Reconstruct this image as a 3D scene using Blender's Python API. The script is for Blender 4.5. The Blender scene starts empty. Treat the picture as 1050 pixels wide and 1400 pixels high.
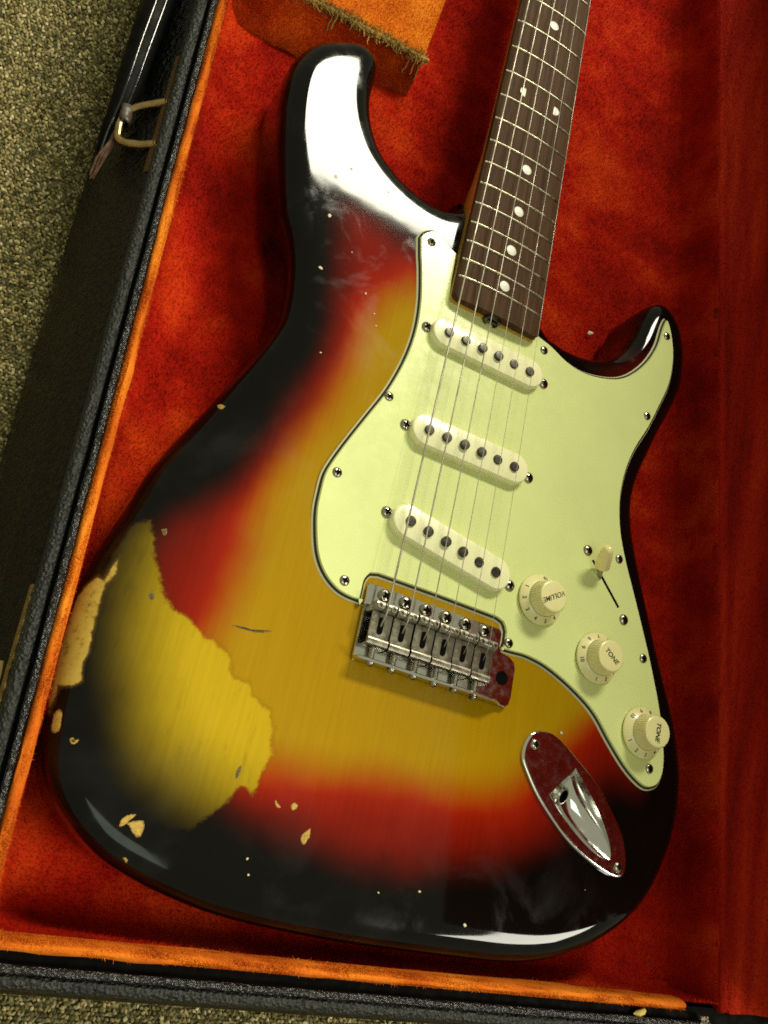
# Sunburst electric guitar lying in its open plush-lined case, on carpet, under office ceiling lights.
# All lengths are authored in millimetres (world origin on the body top, under the bridge saddles).
import bpy, bmesh, math, random
import numpy as np
from mathutils import Vector, Matrix, noise
from mathutils.geometry import delaunay_2d_cdt
random.seed(7); rng = np.random.default_rng(7)
S = 0.001
sc = bpy.context.scene
COL = sc.collection

# ------------------------------------------------------------------ camera, light, exposure
CAM_R = ((0.8668551991, 0.2040713632, 0.4548812400), (0.3401741253, -0.9091119898, -0.2404099718),
         (0.3644771985, 0.3631394619, -0.8574882524))
CAM_C = (-199.7058, -111.1118, 383.6941)
cam_d = bpy.data.cameras.new('camera'); cam = bpy.data.objects.new('camera', cam_d); COL.objects.link(cam)
rx, ry, rz = (Vector(v) for v in CAM_R)
m = Matrix((rx, -ry, -rz)).transposed().to_4x4(); m.translation = Vector(CAM_C)*S
cam.matrix_world = m
cam_d.sensor_fit = 'VERTICAL'; cam_d.sensor_height = 36.0; cam_d.sensor_width = 27.0
cam_d.lens = 1264.70/1400*36; cam_d.clip_start = 0.01; cam_d.clip_end = 50
sc.camera = cam

w = bpy.data.worlds.new('World'); sc.world = w; w.use_nodes = True
w.node_tree.nodes['Background'].inputs[0].default_value = (0.86, 0.84, 0.58, 1)
w.node_tree.nodes['Background'].inputs[1].default_value = 0.41

def area(name, loc, size, power, col, rot=(0, 0, 0)):
    l = bpy.data.lights.new(name, 'AREA'); l.shape = 'RECTANGLE'; l.size, l.size_y = size
    l.energy = power; l.color = col
    o = bpy.data.objects.new(name, l); COL.objects.link(o)
    o.location = loc; o.rotation_euler = rot
    return o
# two fluorescent ceiling troffers of the room, then an added dim lamp
area('ceiling_light', (0.72, 2.55, 2.40), (1.55, 0.62), 184, (1.0, 0.96, 0.76))
area('ceiling_light', (2.22, -0.70, 2.40), (1.00, 1.20), 130, (1.0, 0.97, 0.82))
area('ceiling_light', (-0.10, -0.80, 2.40), (0.90, 1.10), 9, (0.85, 1.0, 0.75))  # added dim lamp, stands in for the pale ceiling mirrored in the body

vs = sc.view_settings
vs.view_transform = 'Standard'; vs.look = 'None'; vs.gamma = 1; vs.exposure = 0.0
sc.render.engine = 'CYCLES'
sc.cycles.max_bounces = 8
sc.cycles.filter_width = 1.7
sc.cycles.use_denoising = False
sc.cycles.sample_clamp_indirect = 4.0

# ------------------------------------------------------------------ helpers
def tag(o, label=None, cat=None, group=None, kind=None):
    for k, v in (('label', label), ('category', cat), ('group', group), ('kind', kind)):
        if v: o[k] = v
    return o

def empty(name, loc=(0, 0, 0)):
    o = bpy.data.objects.new(name, None); COL.objects.link(o); o.location = Vector(loc)*S
    o.empty_display_size = 0.05
    return o

def link(name, me, mat, parent, smooth=None):
    mats = mat if isinstance(mat, (list, tuple)) else [mat]
    for q in mats: me.materials.append(q)
    if smooth is not None and len(me.polygons):
        me.polygons.foreach_set('use_smooth', [True]*len(me.polygons))
        if smooth < 180: me.set_sharp_from_angle(angle=math.radians(smooth))
    o = bpy.data.objects.new(name, me); COL.objects.link(o)
    if parent: o.parent = parent
    return o

class MB:
    """collects simple shapes (mm) into one mesh"""
    def __init__(s): s.v = []; s.f = []; s.m = []
    def add(s, v, f, mi=0):
        b = len(s.v); s.v += [tuple(p) for p in v]; s.f += [tuple(i+b for i in q) for q in f]; s.m += [mi]*len(f)
        return s
    def box(s, x0, x1, y0, y1, z0, z1, mi=0):
        v = [(x, y, z) for z in (z0, z1) for y in (y0, y1) for x in (x0, x1)]
        return s.add(v, [(0, 2, 3, 1), (4, 5, 7, 6), (0, 1, 5, 4), (2, 6, 7, 3), (0, 4, 6, 2), (1, 3, 7, 5)], mi)
    def loft(s, rings, closed=True, caps=(False, False), mi=0):
        n = len(rings[0]); v = [p for r in rings for p in r]; f = []
        for k in range(len(rings)-1):
            for i in range(n if closed else n-1):
                j = (i+1) % n
                f.append((k*n+i, k*n+j, (k+1)*n+j, (k+1)*n+i))
        if caps[0]: f.append(tuple(reversed(range(n))))
        if caps[1]: f.append(tuple((len(rings)-1)*n+i for i in range(n)))
        return s.add(v, f, mi)
    def lathe(s, prof, n=24, c=(0, 0, 0), mi=0, cap=True):
        rings = [[(c[0]+r*math.cos(2*math.pi*i/n), c[1]+r*math.sin(2*math.pi*i/n), c[2]+z) for i in range(n)] for r, z in prof]
        return s.loft(rings, True, (cap, cap), mi)
    def tube(s, pts, rad, n=8, mi=0, cap=True):
        pts = [Vector(p) for p in pts]; rings = []
        up = Vector((0.13, 0.27, 0.95))
        for i, p in enumerate(pts):
            t = (pts[min(i+1, len(pts)-1)]-pts[max(i-1, 0)]).normalized()
            a = t.cross(up)
            if a.length < 1e-3: a = t.cross(Vector((1, 0, 0)))
            a.normalize(); b = t.cross(a)
            r = rad[i] if isinstance(rad, (list, tuple)) else rad
            rings.append([p+a*(r*math.cos(2*math.pi*k/n))+b*(r*math.sin(2*math.pi*k/n)) for k in range(n)])
        return s.loft(rings, True, (cap, cap), mi)
    def mesh(s, name):
        me = bpy.data.meshes.new(name)
        me.from_pydata([(x*S, y*S, z*S) for x, y, z in s.v], [], s.f)
        me.polygons.foreach_set('material_index', s.m)
        bm = bmesh.new(); bm.from_mesh(me); bmesh.ops.recalc_face_normals(bm, faces=bm.faces); bm.to_mesh(me); bm.free()
        return me
    def build(s, name, mat, parent, smooth=35):
        return link(name, s.mesh(name), mat, parent, smooth)

def cr(P, n=6, closed=True):
    P = [Vector(p) for p in P]; m = len(P); o = []
    for i in range(m if closed else m-1):
        if closed: p0, p1, p2, p3 = P[i-1], P[i], P[(i+1) % m], P[(i+2) % m]
        else: p0, p1, p2, p3 = P[max(i-1, 0)], P[i], P[i+1], P[min(i+2, m-1)]
        for k in range(n):
            t = k/n
            o.append(0.5*((2*p1)+(p2-p0)*t+(2*p0-5*p1+4*p2-p3)*t*t+(3*p1-p0-3*p2+p3)*t**3))
    if not closed: o.append(P[-1])
    return o

def np2(P): return np.array([(p[0], p[1]) for p in P], float)
def resample(P, step):
    P = np2(P); Q = np.vstack([P, P[:1]]); d = np.r_[0, np.cumsum(np.hypot(*np.diff(Q, axis=0).T))]
    n = int(d[-1]/step); t = np.arange(n)*d[-1]/n
    return np.c_[np.interp(t, d, Q[:, 0]), np.interp(t, d, Q[:, 1])]
def poly_dist(pts, P):
    """signed distance (positive inside) of pts (n,2) to polygon P"""
    pts = np.asarray(pts, float); a = np.asarray(P, float); b = np.roll(a, -1, 0)
    best = np.full(len(pts), 1e18); ins = np.zeros(len(pts), bool)
    for (ax, ay), (bx, by) in zip(a, b):
        dx, dy = bx-ax, by-ay; l2 = dx*dx+dy*dy+1e-12
        t = np.clip(((pts[:, 0]-ax)*dx+(pts[:, 1]-ay)*dy)/l2, 0, 1)
        d = (pts[:, 0]-ax-t*dx)**2+(pts[:, 1]-ay-t*dy)**2
        best = np.minimum(best, d)
        c = ((ay > pts[:, 1]) != (by > pts[:, 1])) & (pts[:, 0] < dx*(pts[:, 1]-ay)/(by-ay+1e-12)+ax)
        ins ^= c
    return np.sqrt(best)*np.where(ins, 1, -1)
def offset_poly(P, d):
    """move a closed ccw/cw polygon inward by d (d<0: outward)"""
    P = np.asarray(P, float); t = np.roll(P, -1, 0)-np.roll(P, 1, 0); t /= np.hypot(*t.T)[:, None]+1e-12
    ar = np.sum(P[:, 0]*np.roll(P[:, 1], -1)-np.roll(P[:, 0], -1)*P[:, 1])
    n = np.c_[-t[:, 1], t[:, 0]]*np.sign(ar)
    return P+n*d
def tri_fill(P, holes=()):
    P = np.asarray(P, float); n = len(P)
    res = delaunay_2d_cdt([Vector((float(x), float(y))) for x, y in P], [(i, (i+1) % n) for i in range(n)], [], 1, 1e-5)
    return [(v.x, v.y) for v in res[0]], [tuple(t) for t in res[2]]
def sst(a, b, x):
    t = np.clip((x-a)/(b-a), 0, 1); return t*t*(3-2*t)

# ------------------------------------------------------------------ materials
class NT:
    def __init__(s, name):
        s.mat = bpy.data.materials.new(name); s.mat.use_nodes = True; s.nt = s.mat.node_tree
        s.b = s.nt.nodes['Principled BSDF']; s.out = s.nt.nodes['Material Output']
        s.tc = s.nt.nodes.new('ShaderNodeTexCoord')
    def n(s, t, **kw):
        nd = s.nt.nodes.new(t)
        for k, v in kw.items():
            if k.startswith('i_'):
                s.set(nd, k[2:].replace('_', ' '), v)
            else: setattr(nd, k, v)
        return nd
    def set(s, nd, key, v):
        inp = nd.inputs[int(key)] if str(key).isdigit() else nd.inputs[key]
        if isinstance(v, bpy.types.NodeSocket): s.nt.links.new(v, inp)
        else: inp.default_value = v
    def p(s, **kw):
        for k, v in kw.items(): s.set(s.b, k.replace('_', ' '), v)
        return s
    def noise(s, scale, detail=3, rough=.55, vec=None, dist=0.0, stretch=None):
        v = vec or s.tc.outputs['Object']
        if stretch:
            mp = s.n('ShaderNodeMapping', i_Vector=v, i_Scale=stretch); v = mp.outputs[0]
        return s.n('ShaderNodeTexNoise', i_Vector=v, i_Scale=scale, i_Detail=detail, i_Roughness=rough, i_Distortion=dist).outputs['Fac']
    def ramp(s, fac, stops, interp='LINEAR'):
        r = s.n('ShaderNodeValToRGB', i_Fac=fac); cr_ = r.color_ramp; cr_.interpolation = interp
        while len(cr_.elements) < len(stops): cr_.elements.new(0.5)
        for e, (p, c) in zip(cr_.elements, stops):
            e.position = p; e.color = c if len(c) == 4 else (*c, 1)
        return r.outputs[0]
    def mix(s, f, a, b, mode='MIX'):
        nd = s.n('ShaderNodeMix', data_type='RGBA', blend_type=mode)
        s.set(nd, 0, f)
        for k, v in ((6, a), (7, b)):
            s.set(nd, k, v if isinstance(v, bpy.types.NodeSocket) else ((*v, 1) if len(v) == 3 else v))
        return nd.outputs[2]
    def math(s, op, a, b=0.0, c=0.0):
        nd = s.n('ShaderNodeMath', operation=op)
        for i, v in enumerate((a, b, c)): s.set(nd, i, v)
        return nd.outputs[0]
    def maprange(s, v, a, b, c=0.0, d=1.0, smooth=True):
        nd = s.n('ShaderNodeMapRange', interpolation_type='SMOOTHSTEP' if smooth else 'LINEAR')
        for k, x in zip((0, 1, 2, 3, 4), (v, a, b, c, d)): s.set(nd, k, x)
        return nd.outputs[0]
    def attr(s, name): return s.n('ShaderNodeAttribute', attribute_name=name).outputs['Fac']
    def attrc(s, name): return s.n('ShaderNodeAttribute', attribute_name=name).outputs['Color']
    def bump(s, h, strength=.3, dist=.0005, normal=None):
        nd = s.n('ShaderNodeBump', i_Height=h, i_Strength=strength, i_Distance=dist)
        if normal: s.set(nd, 'Normal', normal)
        return nd.outputs[0]

def m_plastic(name, col, rough=.35, coat=0.0, var=.06, spec=.5):
    t = NT(name); nz = t.noise(35, 3)
    c2 = tuple(max(0, x*(1-var*2.2)) for x in col); c1 = tuple(min(1, x*(1+var)) for x in col)
    c = t.ramp(nz, [(.3, c2), (.7, c1)])
    r = t.maprange(t.noise(180, 4), .3, .75, rough*.75, rough*1.3)
    t.p(Base_Color=c, Roughness=r, Coat_Weight=coat, Coat_Roughness=.12, Specular_IOR_Level=spec)
    t.p(Normal=t.bump(t.noise(900, 2), .08, .0002))
    return t.mat
def m_metal(name, col, rough=.2, dirt=.35, dirtcol=(.05, .042, .028), scale=160):
    t = NT(name); nz = t.noise(scale, 5, .65)
    f = t.maprange(nz, .38, .80, 0, dirt)
    c = t.mix(f, col, dirtcol)
    r = t.maprange(t.noise(scale*1.7, 4), .3, .8, rough*.6, min(1, rough*1.8))
    t.p(Base_Color=c, Metallic=1.0, Roughness=r, Normal=t.bump(t.noise(scale*6, 3), .05, .0001))
    return t.mat
M = {}
M['mint'] = m_plastic('mint_pickguard_plastic', (.71, .762, .325), .24, .35, .018)
def add_scratches(mat):
    nt = mat.node_tree; t = NT.__new__(NT); t.mat, t.nt = mat, nt; t.b = nt.nodes['Principled BSDF']
    t.tc = nt.nodes.new('ShaderNodeTexCoord')
    a = t.noise(130, 2, .5, stretch=(1, 22, 1)); b = t.noise(120, 2, .5, stretch=(18, 2, 1)); c = t.noise(9, 3)
    sc_ = t.math('MULTIPLY', t.math('MAXIMUM', t.maprange(a, .67, .74), t.maprange(b, .68, .75)), t.maprange(c, .4, .6))
    old = t.b.inputs['Roughness'].links[0].from_socket
    t.set(t.b, 'Roughness', t.math('ADD', old, t.math('MULTIPLY', sc_, .3)))
    oc = t.b.inputs['Base Color'].links[0].from_socket
    t.set(t.b, 'Base Color', t.mix(t.math('MULTIPLY', sc_, .10), oc, (.42, .44, .20)))
    t.set(t.b, 'Coat Roughness', t.math('ADD', t.maprange(c, .35, .7, .08, .2), t.math('MULTIPLY', sc_, .3)))
add_scratches(M['mint'])
M['guard_black'] = m_plastic('black_ply', (.012, .016, .010), .35)
M['guard_cream'] = m_plastic('cream_ply', (.62, .60, .36), .35)
M['cream'] = m_plastic('aged_white_plastic', (.90, .88, .54), .28, .3, .04)
M['cream_knob'] = m_plastic('aged_knob_plastic', (.84, .77, .38), .30, .3, .05)
M['cream_tip'] = m_plastic('switch_tip_plastic', (.88, .77, .36), .25, .4, .03)
M['ink'] = m_plastic('dark_green_print', (.035, .038, .016), .5)
M['dark'] = m_plastic('recess_shade', (.004, .0036, .003), .8, 0, .06, .03)  # near-black colour stands in for shade inside slots, holes and the rim channel
M['chrome'] = m_metal('chrome_plate', (.74, .75, .72), .11, .10)
M['nickel'] = m_metal('worn_nickel', (.50, .47, .38), .30, .62, scale=420)
M['screw'] = m_metal('tarnished_screw', (.42, .38, .30), .22, .55, scale=240)
M['saddle'] = m_metal('saddle_steel', (.34, .315, .25), .30, .6, scale=110)
M['ring_brown'] = m_metal('browned_plate', (.13, .075, .035), .5, .6, (.06, .035, .016), 200)
M['steel'] = m_metal('string_steel', (.44, .42, .35), .55, .1, scale=40)
M['wound'] = m_metal('wound_string', (.42, .39, .31), .55, .15, scale=40)
M['fret'] = m_metal('fret_wire', (.38, .34, .24), .34, .4)
M['pole'] = m_metal('pole_magnet', (.085, .080, .066), .38, .4, (.03, .025, .02))
M['brass'] = m_metal('antique_brass', (.50, .36, .16), .32, .6, (.10, .065, .03))
M['dot'] = m_plastic('clay_dot', (.68, .67, .55), .4)

def m_body():
    t = NT('sunburst_lacquer')
    db, dr, we, ed = (t.attr(k) for k in ('db', 'dr', 'wear', 'edge'))
    obj = t.tc.outputs['Object']
    big = t.noise(18, 3); fine = t.noise(420, 4, .65); mid = t.noise(130, 4, .6)
    grain = t.noise(60, 5, .6, stretch=(9, .35, 1))
    db2 = t.math('ADD', db, t.maprange(big, .3, .7, -3, 3, False))
    dr2 = t.math('ADD', dr, t.maprange(big, .3, .7, -3, 3, False))
    amber = t.ramp(grain, [(.15, (.300, .168, .0028)), (.85, (.360, .206, .0040))])
    red = t.ramp(grain, [(.1, (.135, .0050, .0018)), (.9, (.185, .0080, .0025))])
    wood = t.ramp(grain, [(.15, (.38, .248, .006)), (.85, (.48, .325, .010))])
    f = t.maprange(dr2, -7, 19)
    hot = t.ramp(grain, [(.1, (.26, .0105, .0022)), (.9, (.31, .0150, .0030))])
    base = t.mix(t.maprange(dr2, -18, 2), red, hot)
    base = t.mix(f, base, amber)
    wn = t.math('ADD', we, t.math('MULTIPLY', t.math('ADD', t.math('MULTIPLY', t.math('SUBTRACT', mid, .5), 6.0), t.math('MULTIPLY', t.math('SUBTRACT', fine, .5), 3.5)), 1.0))
    wf = t.maprange(wn, -1.0, 1.7)
    grime = t.maprange(t.noise(95, 6, .68, stretch=(2.2, .6, 1)), .52, .78, 0, .45)
    wood = t.mix(grime, wood, (.20, .115, .010))
    base = t.mix(wf, base, wood)
    step = t.math('MULTIPLY', t.maprange(wn, -2.2, -.3), t.maprange(wn, .9, -.3))
    base = t.mix(t.math('MULTIPLY', step, .2), base, (.09, .035, .006))
    b1 = t.math('POWER', t.maprange(db2, -9, 21), 1.45)
    b2 = t.math('POWER', t.maprange(db2, -20, 32), 1.25)
    bf = t.math('ADD', b1, t.math('MULTIPLY', t.math('SUBTRACT', b2, b1), wf))
    base = t.mix(bf, (.0022, .0021, .0017), base)
    # bare wood where the edge is rubbed through
    en = t.math('ADD', ed, t.math('ADD', t.math('MULTIPLY', t.math('SUBTRACT', fine, .5), 1.3), t.math('MULTIPLY', t.math('SUBTRACT', mid, .5), 3.5)))
    ef = t.maprange(en, -.45, .55)
    base = t.mix(t.maprange(en, -1.6, .1, 0, .8), base, (.085, .045, .010))
    bare = t.ramp(t.noise(260, 7, .72), [(.30, (.10, .06, .012)), (.46, (.36, .245, .042)), (.8, (.45, .325, .072))])
    base = t.mix(ef, base, bare)
    # finish: gloss lacquer with haze, smears and fine scratches
    sm = t.noise(26, 5, .62, dist=.6)
    haze = t.maprange(sm, .46, .82, 0.045, .17)
    scr = t.noise(240, 3, .5, stretch=(1, 14, 1)); scr2 = t.noise(210, 3, .5, stretch=(16, 1.6, 1))
    rr = t.math('ADD', haze, t.maprange(scr, .64, .78, 0, .06))
    coat = t.maprange(ef, 0, 1, 1.0, .25)
    h = t.math('ADD', t.math('MULTIPLY', t.noise(38, 2), 1.0), t.math('ADD', t.math('MULTIPLY', scr2, .012), t.math('MULTIPLY', ef, -.12)))
    t.p(Base_Color=base, Roughness=t.maprange(sm, .3, .75, .30, .20), Specular_IOR_Level=t.maprange(sm, .48, .74, .0, .13), Coat_Weight=coat, Coat_Roughness=rr, Coat_IOR=1.30)
    nb = t.bump(h, .03, .0008)
    t.p(Normal=nb); t.set(t.b, 'Coat Normal', nb)
    return t.mat
M['body'] = m_body()

def m_wood(name, dark, light, rough, coat, stretch, scale):
    t = NT(name); g = t.noise(scale, 6, .65, stretch=stretch); g2 = t.noise(scale*3.5, 4, .6, stretch=stretch)
    c = t.mix(.5, t.ramp(g, [(.3, dark), (.7, light)]), t.ramp(g2, [(.25, dark), (.75, light)]))
    t.p(Base_Color=c, Roughness=rough, Coat_Weight=coat, Coat_Roughness=.12, Specular_IOR_Level=.05 if coat == 0 else .4, Normal=t.bump(g2, .25, .0003))
    return t.mat
M['rosewood'] = m_wood('rosewood', (.022, .0105, .0058), (.120, .062, .032), .6, 0.0, (14, .5, 1), 40)
M['maple'] = m_wood('amber_maple', (.40, .20, .022), (.55, .30, .045), .3, .8, (5, .4, 1), 40)

def m_plush(name, deep, mid_, hot, streak=False, seed=0.0):
    t = NT(name)
    mp = t.n('ShaderNodeMapping', i_Vector=t.tc.outputs['Object'], i_Location=(seed, seed*.7, 0), i_Scale=(3.2, .30, .6) if streak else (1, 1, 1), i_Rotation=(0, 0, math.radians(-4)) if streak else (0, 0, 0))
    v = mp.outputs[0]
    a = t.noise(17, 3, .55, vec=v, dist=.25); b = t.noise(60, 4, .6, vec=v); c = t.noise(700, 3, .7)
    f = t.math('ADD', t.math('MULTIPLY', a, .72), t.math('ADD', t.math('MULTIPLY', b, .26), t.math('MULTIPLY', t.math('SUBTRACT', c, .5), .16)))
    f = t.math('ADD', f, t.math('MULTIPLY', t.attr('tip'), .05))
    col = t.ramp(f, [(.36, deep), (.50, mid_), (.66, hot)])  # sheen of the turned nap painted in as deep red to orange mottling
    t.p(Base_Color=col, Roughness=.95, Specular_IOR_Level=.08, Sheen_Weight=.35, Sheen_Roughness=.45, Sheen_Tint=(*hot, 1))
    t.p(Normal=t.bump(t.math('ADD', c, t.math('MULTIPLY', b, 2.0)), .5, .0012))
    return t.mat
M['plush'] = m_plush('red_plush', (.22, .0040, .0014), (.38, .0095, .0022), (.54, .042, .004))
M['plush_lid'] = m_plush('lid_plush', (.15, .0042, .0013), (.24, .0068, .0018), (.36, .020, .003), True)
M['plush_box'] = m_plush('compartment_front_plush', (.44, .026, .004), (.66, .080, .008), (.80, .19, .015), seed=.3)  # orange-red plush, colour raised to make up for missing light on the front
M['orange'] = m_plush('orange_plush', (.46, .085, .006), (.66, .16, .010), (.80, .27, .020), seed=.6)
M['lip'] = m_plush('orange_lip_plush', (.40, .062, .005), (.60, .14, .010), (.76, .25, .02), seed=.9)
M['thread'] = m_plastic('frayed_backing', (.40, .25, .065), .9, 0, .25, .1)

def m_tolex(name, col, rough, bumps, scale, sp=.5):
    t = NT(name)
    v = t.n('ShaderNodeTexVoronoi', i_Vector=t.tc.outputs['Object'], i_Scale=scale, feature='F1').outputs['Distance']
    nz = t.noise(scale*.8, 4, .6)
    h = t.math('ADD', v, nz)
    r = t.maprange(t.noise(60, 4), .3, .7, rough*.8, rough*1.25)
    t.p(Base_Color=t.ramp(t.noise(150, 3), [(.3, tuple(c*.6 for c in col)), (.7, col)]), Roughness=r, Specular_IOR_Level=sp,
        Normal=t.bump(h, bumps, .0010))
    return t.mat
M['tolex'] = m_tolex('black_tolex', (.0030, .0034, .0036), .26, .9, 330, .20)
M['tolex_edge'] = m_tolex('worn_tolex_edge', (.014, .0148, .012), .5, 1.0, 640, .4)
M['leather'] = m_tolex('black_leather', (.005, .005, .0045), .45, .10, 300, .03)
M['piping'] = m_tolex('glossy_piping', (.012, .013, .014), .22, 1.0, 760, .7)
M['leather_gloss'] = m_tolex('highlight_cord_leather', (.008, .008, .007), .12, .05, 300, .7)
M['leather_brown'] = m_tolex('scuffed_brown_leather', (.060, .044, .032), .45, .3, 300)
M['leather_torn'] = m_tolex('torn_leather_core', (.10, .045, .016), .8, .8, 300)

def m_carpet(loops):
    t = NT('carpet_loops' if loops else 'carpet_backing')
    if loops:
        c = t.attrc('tuft')
        c = t.mix(t.maprange(t.noise(2600, 2), .3, .7, 0, .30), c, (.06, .048, .016))
    else:
        v = t.n('ShaderNodeTexVoronoi', i_Vector=t.tc.outputs['Object'], i_Scale=430.0)
        c = t.ramp(v.outputs['Color'], [(.2, (.055, .048, .020)), (.5, (.13, .115, .05)), (.8, (.22, .19, .095))])
        t.p(Normal=t.bump(t.math('MULTIPLY', v.outputs['Distance'], -1), .8, .003))
    t.p(Base_Color=c, Roughness=.9, Specular_IOR_Level=.15)
    return t.mat
M['carpet'] = m_carpet(False); M['loops'] = m_carpet(True)

# ------------------------------------------------------------------ carpet (setting)
CARPET_Z = -66.0
ca = math.radians(4.0); E1 = (math.cos(ca), math.sin(ca)); E2 = (-math.sin(ca), math.cos(ca)); CO = (-145.6, -158.6)
def cw(u, v, z=None):
    p = (CO[0]+u*E1[0]+v*E2[0], CO[1]+u*E1[1]+v*E2[1])
    return p if z is None else (*p, z)
carpet = MB().box(-3000, 3000, -3000, 3000, CARPET_Z-20, CARPET_Z-1.2).build('carpet', M['carpet'], None, None)
tag(carpet, 'olive and beige speckled loop pile carpet under the case', kind='structure')

def add_attr(me, name, data, typ='FLOAT'):
    a = me.attributes.new(name, typ, 'POINT')
    a.data.foreach_set('color' if typ == 'FLOAT_COLOR' else 'value', np.asarray(data, np.float32).ravel())

def fast_mesh(name, V, F):
    """V (n,3) mm, F (m,k) equal-sized faces"""
    me = bpy.data.meshes.new(name); V = np.asarray(V, np.float32)*S; F = np.asarray(F, np.int32)
    me.vertices.add(len(V)); me.vertices.foreach_set('co', V.ravel())
    k = F.shape[1]; me.loops.add(F.size); me.loops.foreach_set('vertex_index', F.ravel())
    me.polygons.add(len(F)); me.polygons.foreach_set('loop_start', np.arange(len(F), dtype=np.int32)*k)
    me.update(calc_edges=True); me.validate()
    return me

def make_loops():
    sp = 1.85
    us_ = np.arange(-260, 560, sp); vs_ = np.arange(-150, 620, sp)
    U, V = np.meshgrid(us_, vs_); U = U+(np.arange(len(vs_)) % 2)[:, None]*sp/2
    U, V = U.ravel(), V.ravel()
    keep = ((U < -26) | (V < -6))
    keep &= ~((U > 120) & (V < -80))
    U, V = U[keep], V[keep]; n = len(U)
    U = U+rng.normal(0, .30, n); V = V+rng.normal(0, .30, n)
    # octahedral loops with random lean
    dirs = np.array([(1, 0, 0), (0, 1, 0), (-1, 0, 0), (0, -1, 0), (0, 0, 1), (0, 0, -1)], float)
    th = rng.uniform(0, math.pi, n); c, s_ = np.cos(th), np.sin(th)
    a = rng.uniform(.95, 1.5, n); b = rng.uniform(.6, 1.05, n); h = rng.uniform(1.0, 1.9, n)
    P = np.empty((n, 6, 3))
    lx, ly = rng.normal(0, .35, n), rng.normal(0, .35, n)
    for k, (x, y, z) in enumerate(dirs):
        px, py = x*a, y*b
        P[:, k, 0] = px*c-py*s_+(lx if z > 0 else 0); P[:, k, 1] = px*s_+py*c+(ly if z > 0 else 0); P[:, k, 2] = z*h
    W = np.array([cw(0, 0)]); 
    X = CO[0]+U*E1[0]+V*E2[0]; Y = CO[1]+U*E1[1]+V*E2[1]
    P[:, :, 0] += X[:, None]; P[:, :, 1] += Y[:, None]; P[:, :, 2] += (CARPET_Z+rng.normal(0, .35, n))[:, None]
    tri = np.array([(0, 1, 4), (1, 2, 4), (2, 3, 4), (3, 0, 4), (1, 0, 5), (2, 1, 5), (3, 2, 5), (0, 3, 5)])[:4]
    F = (np.arange(n)*6)[:, None, None]+tri[None]
    me = fast_mesh('carpet_loops', P.reshape(-1, 3), F.reshape(-1, 3))
    pal = np.array([(.30, .24, .125), (.21, .165, .075), (.12, .098, .042), (.060, .048, .021), (.44, .37, .23), (.16, .138, .055), (.085, .092, .052)])
    ci = pal[rng.choice(len(pal), n, p=[.24, .24, .18, .12, .09, .08, .05])]*rng.uniform(.95, 1.5, (n, 1))*np.array([1, 1, .85])
    add_attr(me, 'tuft', np.c_[np.repeat(ci, 6, 0), np.ones(n*6)], 'FLOAT_COLOR')
    o = link('carpet_loops', me, M['loops'], carpet, 180)
    tag(o, kind='stuff')
make_loops()

# ------------------------------------------------------------------ guitar case
case = empty('guitar_case', cw(170, 250, CARPET_Z))
tag(case, 'open black guitar case lined with red and orange plush, resting on the carpet', 'guitar case')
def cpart(o):
    o.matrix_parent_inverse = Matrix.Translation(-case.location); return o

def rail(n_corner=10, vmax=760, umax=400, r=9.0, step=6.0):
    """inner lip line of the case base: down the left side, round the corner, along the bottom.
       returns list of (u, v, nu, nv, bottomness)"""
    u0, v0 = -6.5, 1.0; L = []
    for v in np.arange(vmax, v0+r, -step): L.append((u0-(v-108)*.006, v, -1, 0, 0.0))
    for k in range(n_corner+1):
        t = math.pi+k/n_corner*math.pi/2
        L.append((u0+r+r*math.cos(t)*1.0, v0+r+r*math.sin(t), math.cos(t), math.sin(t), k/n_corner))
    for u in np.arange(u0+r+step, umax, step): L.append((u, v0, 0, -1, 1.0))
    return L
RAIL = rail()
def sweep(name, prof, mat, jitter=0.0, smooth=60, fn=None, wave=0.0, sl=None, closed=False):
    rings = []
    for i, (u, v, nu, nv, bt) in enumerate(RAIL if sl is None else [q for q in RAIL if q[0] < sl]):
        wv = wave*(noise.noise((i*.06, 3.1, 0))+.4*noise.noise((i*.23, 7.7, 0)))
        row = []
        for a, z in (fn(bt) if fn else prof):
            j1, j2 = (noise.noise((i*.37, a*.35, z*.3))+.3*noise.noise((i*1.1, a*.9, z*.8)), noise.noise((i*.37+50, a*.35, z*.3)))
            A = a+wv+jitter*j1
            row.append(cw(u+nu*A, v+nv*A, z+jitter*j2))
        rings.append(row)
    mb = MB().loft(rings, closed)
    return cpart(mb.build(name, mat, case, smooth))

# outer shell: rolled shoulder and flared side down to the carpet
def side_prof(bt):
    k = 1-bt*.80
    return [(12.6, -4.6), (14.6, -5.2+bt), (16.5+bt, -8), (18.5+bt*1.5, -13), (16+10*k, -24), (16+16*k, -38), (16+21.5*k, -50), (16+23.5*k, -58), (16+22.5*k, -63.5), (16+18*k, -65.5)]
sweep('side_panel', None, M['tolex'], fn=side_prof)
sh = lambda bt: [(8.8+bt*2.4+x, z) for x, z in ((0, -7), (.2, -4.2), (1.0, -2.2), (2.4, -1.5), (4.2, -1.8), (5.6, -3.2), (6.2, -5.2), (6.0, -7.5))]
sweep('rim_binding', None, M['tolex_edge'], .12, fn=sh)
pip = lambda bt: [(6.2+bt*3.8+1.55*math.cos(t), -1.6+1.6*math.sin(t)) for t in np.linspace(-.6, math.pi+.6, 9)]
sweep('piping', None, M['piping'], .35, fn=pip, sl=350)
gr_ = lambda bt: [(2.5, -6.0), (5.0+bt, -4.8), (8.5+bt*3, -5.6), (10+bt*3, -5.2)]
sweep('rim_channel', None, M['dark'], fn=gr_)
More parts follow.
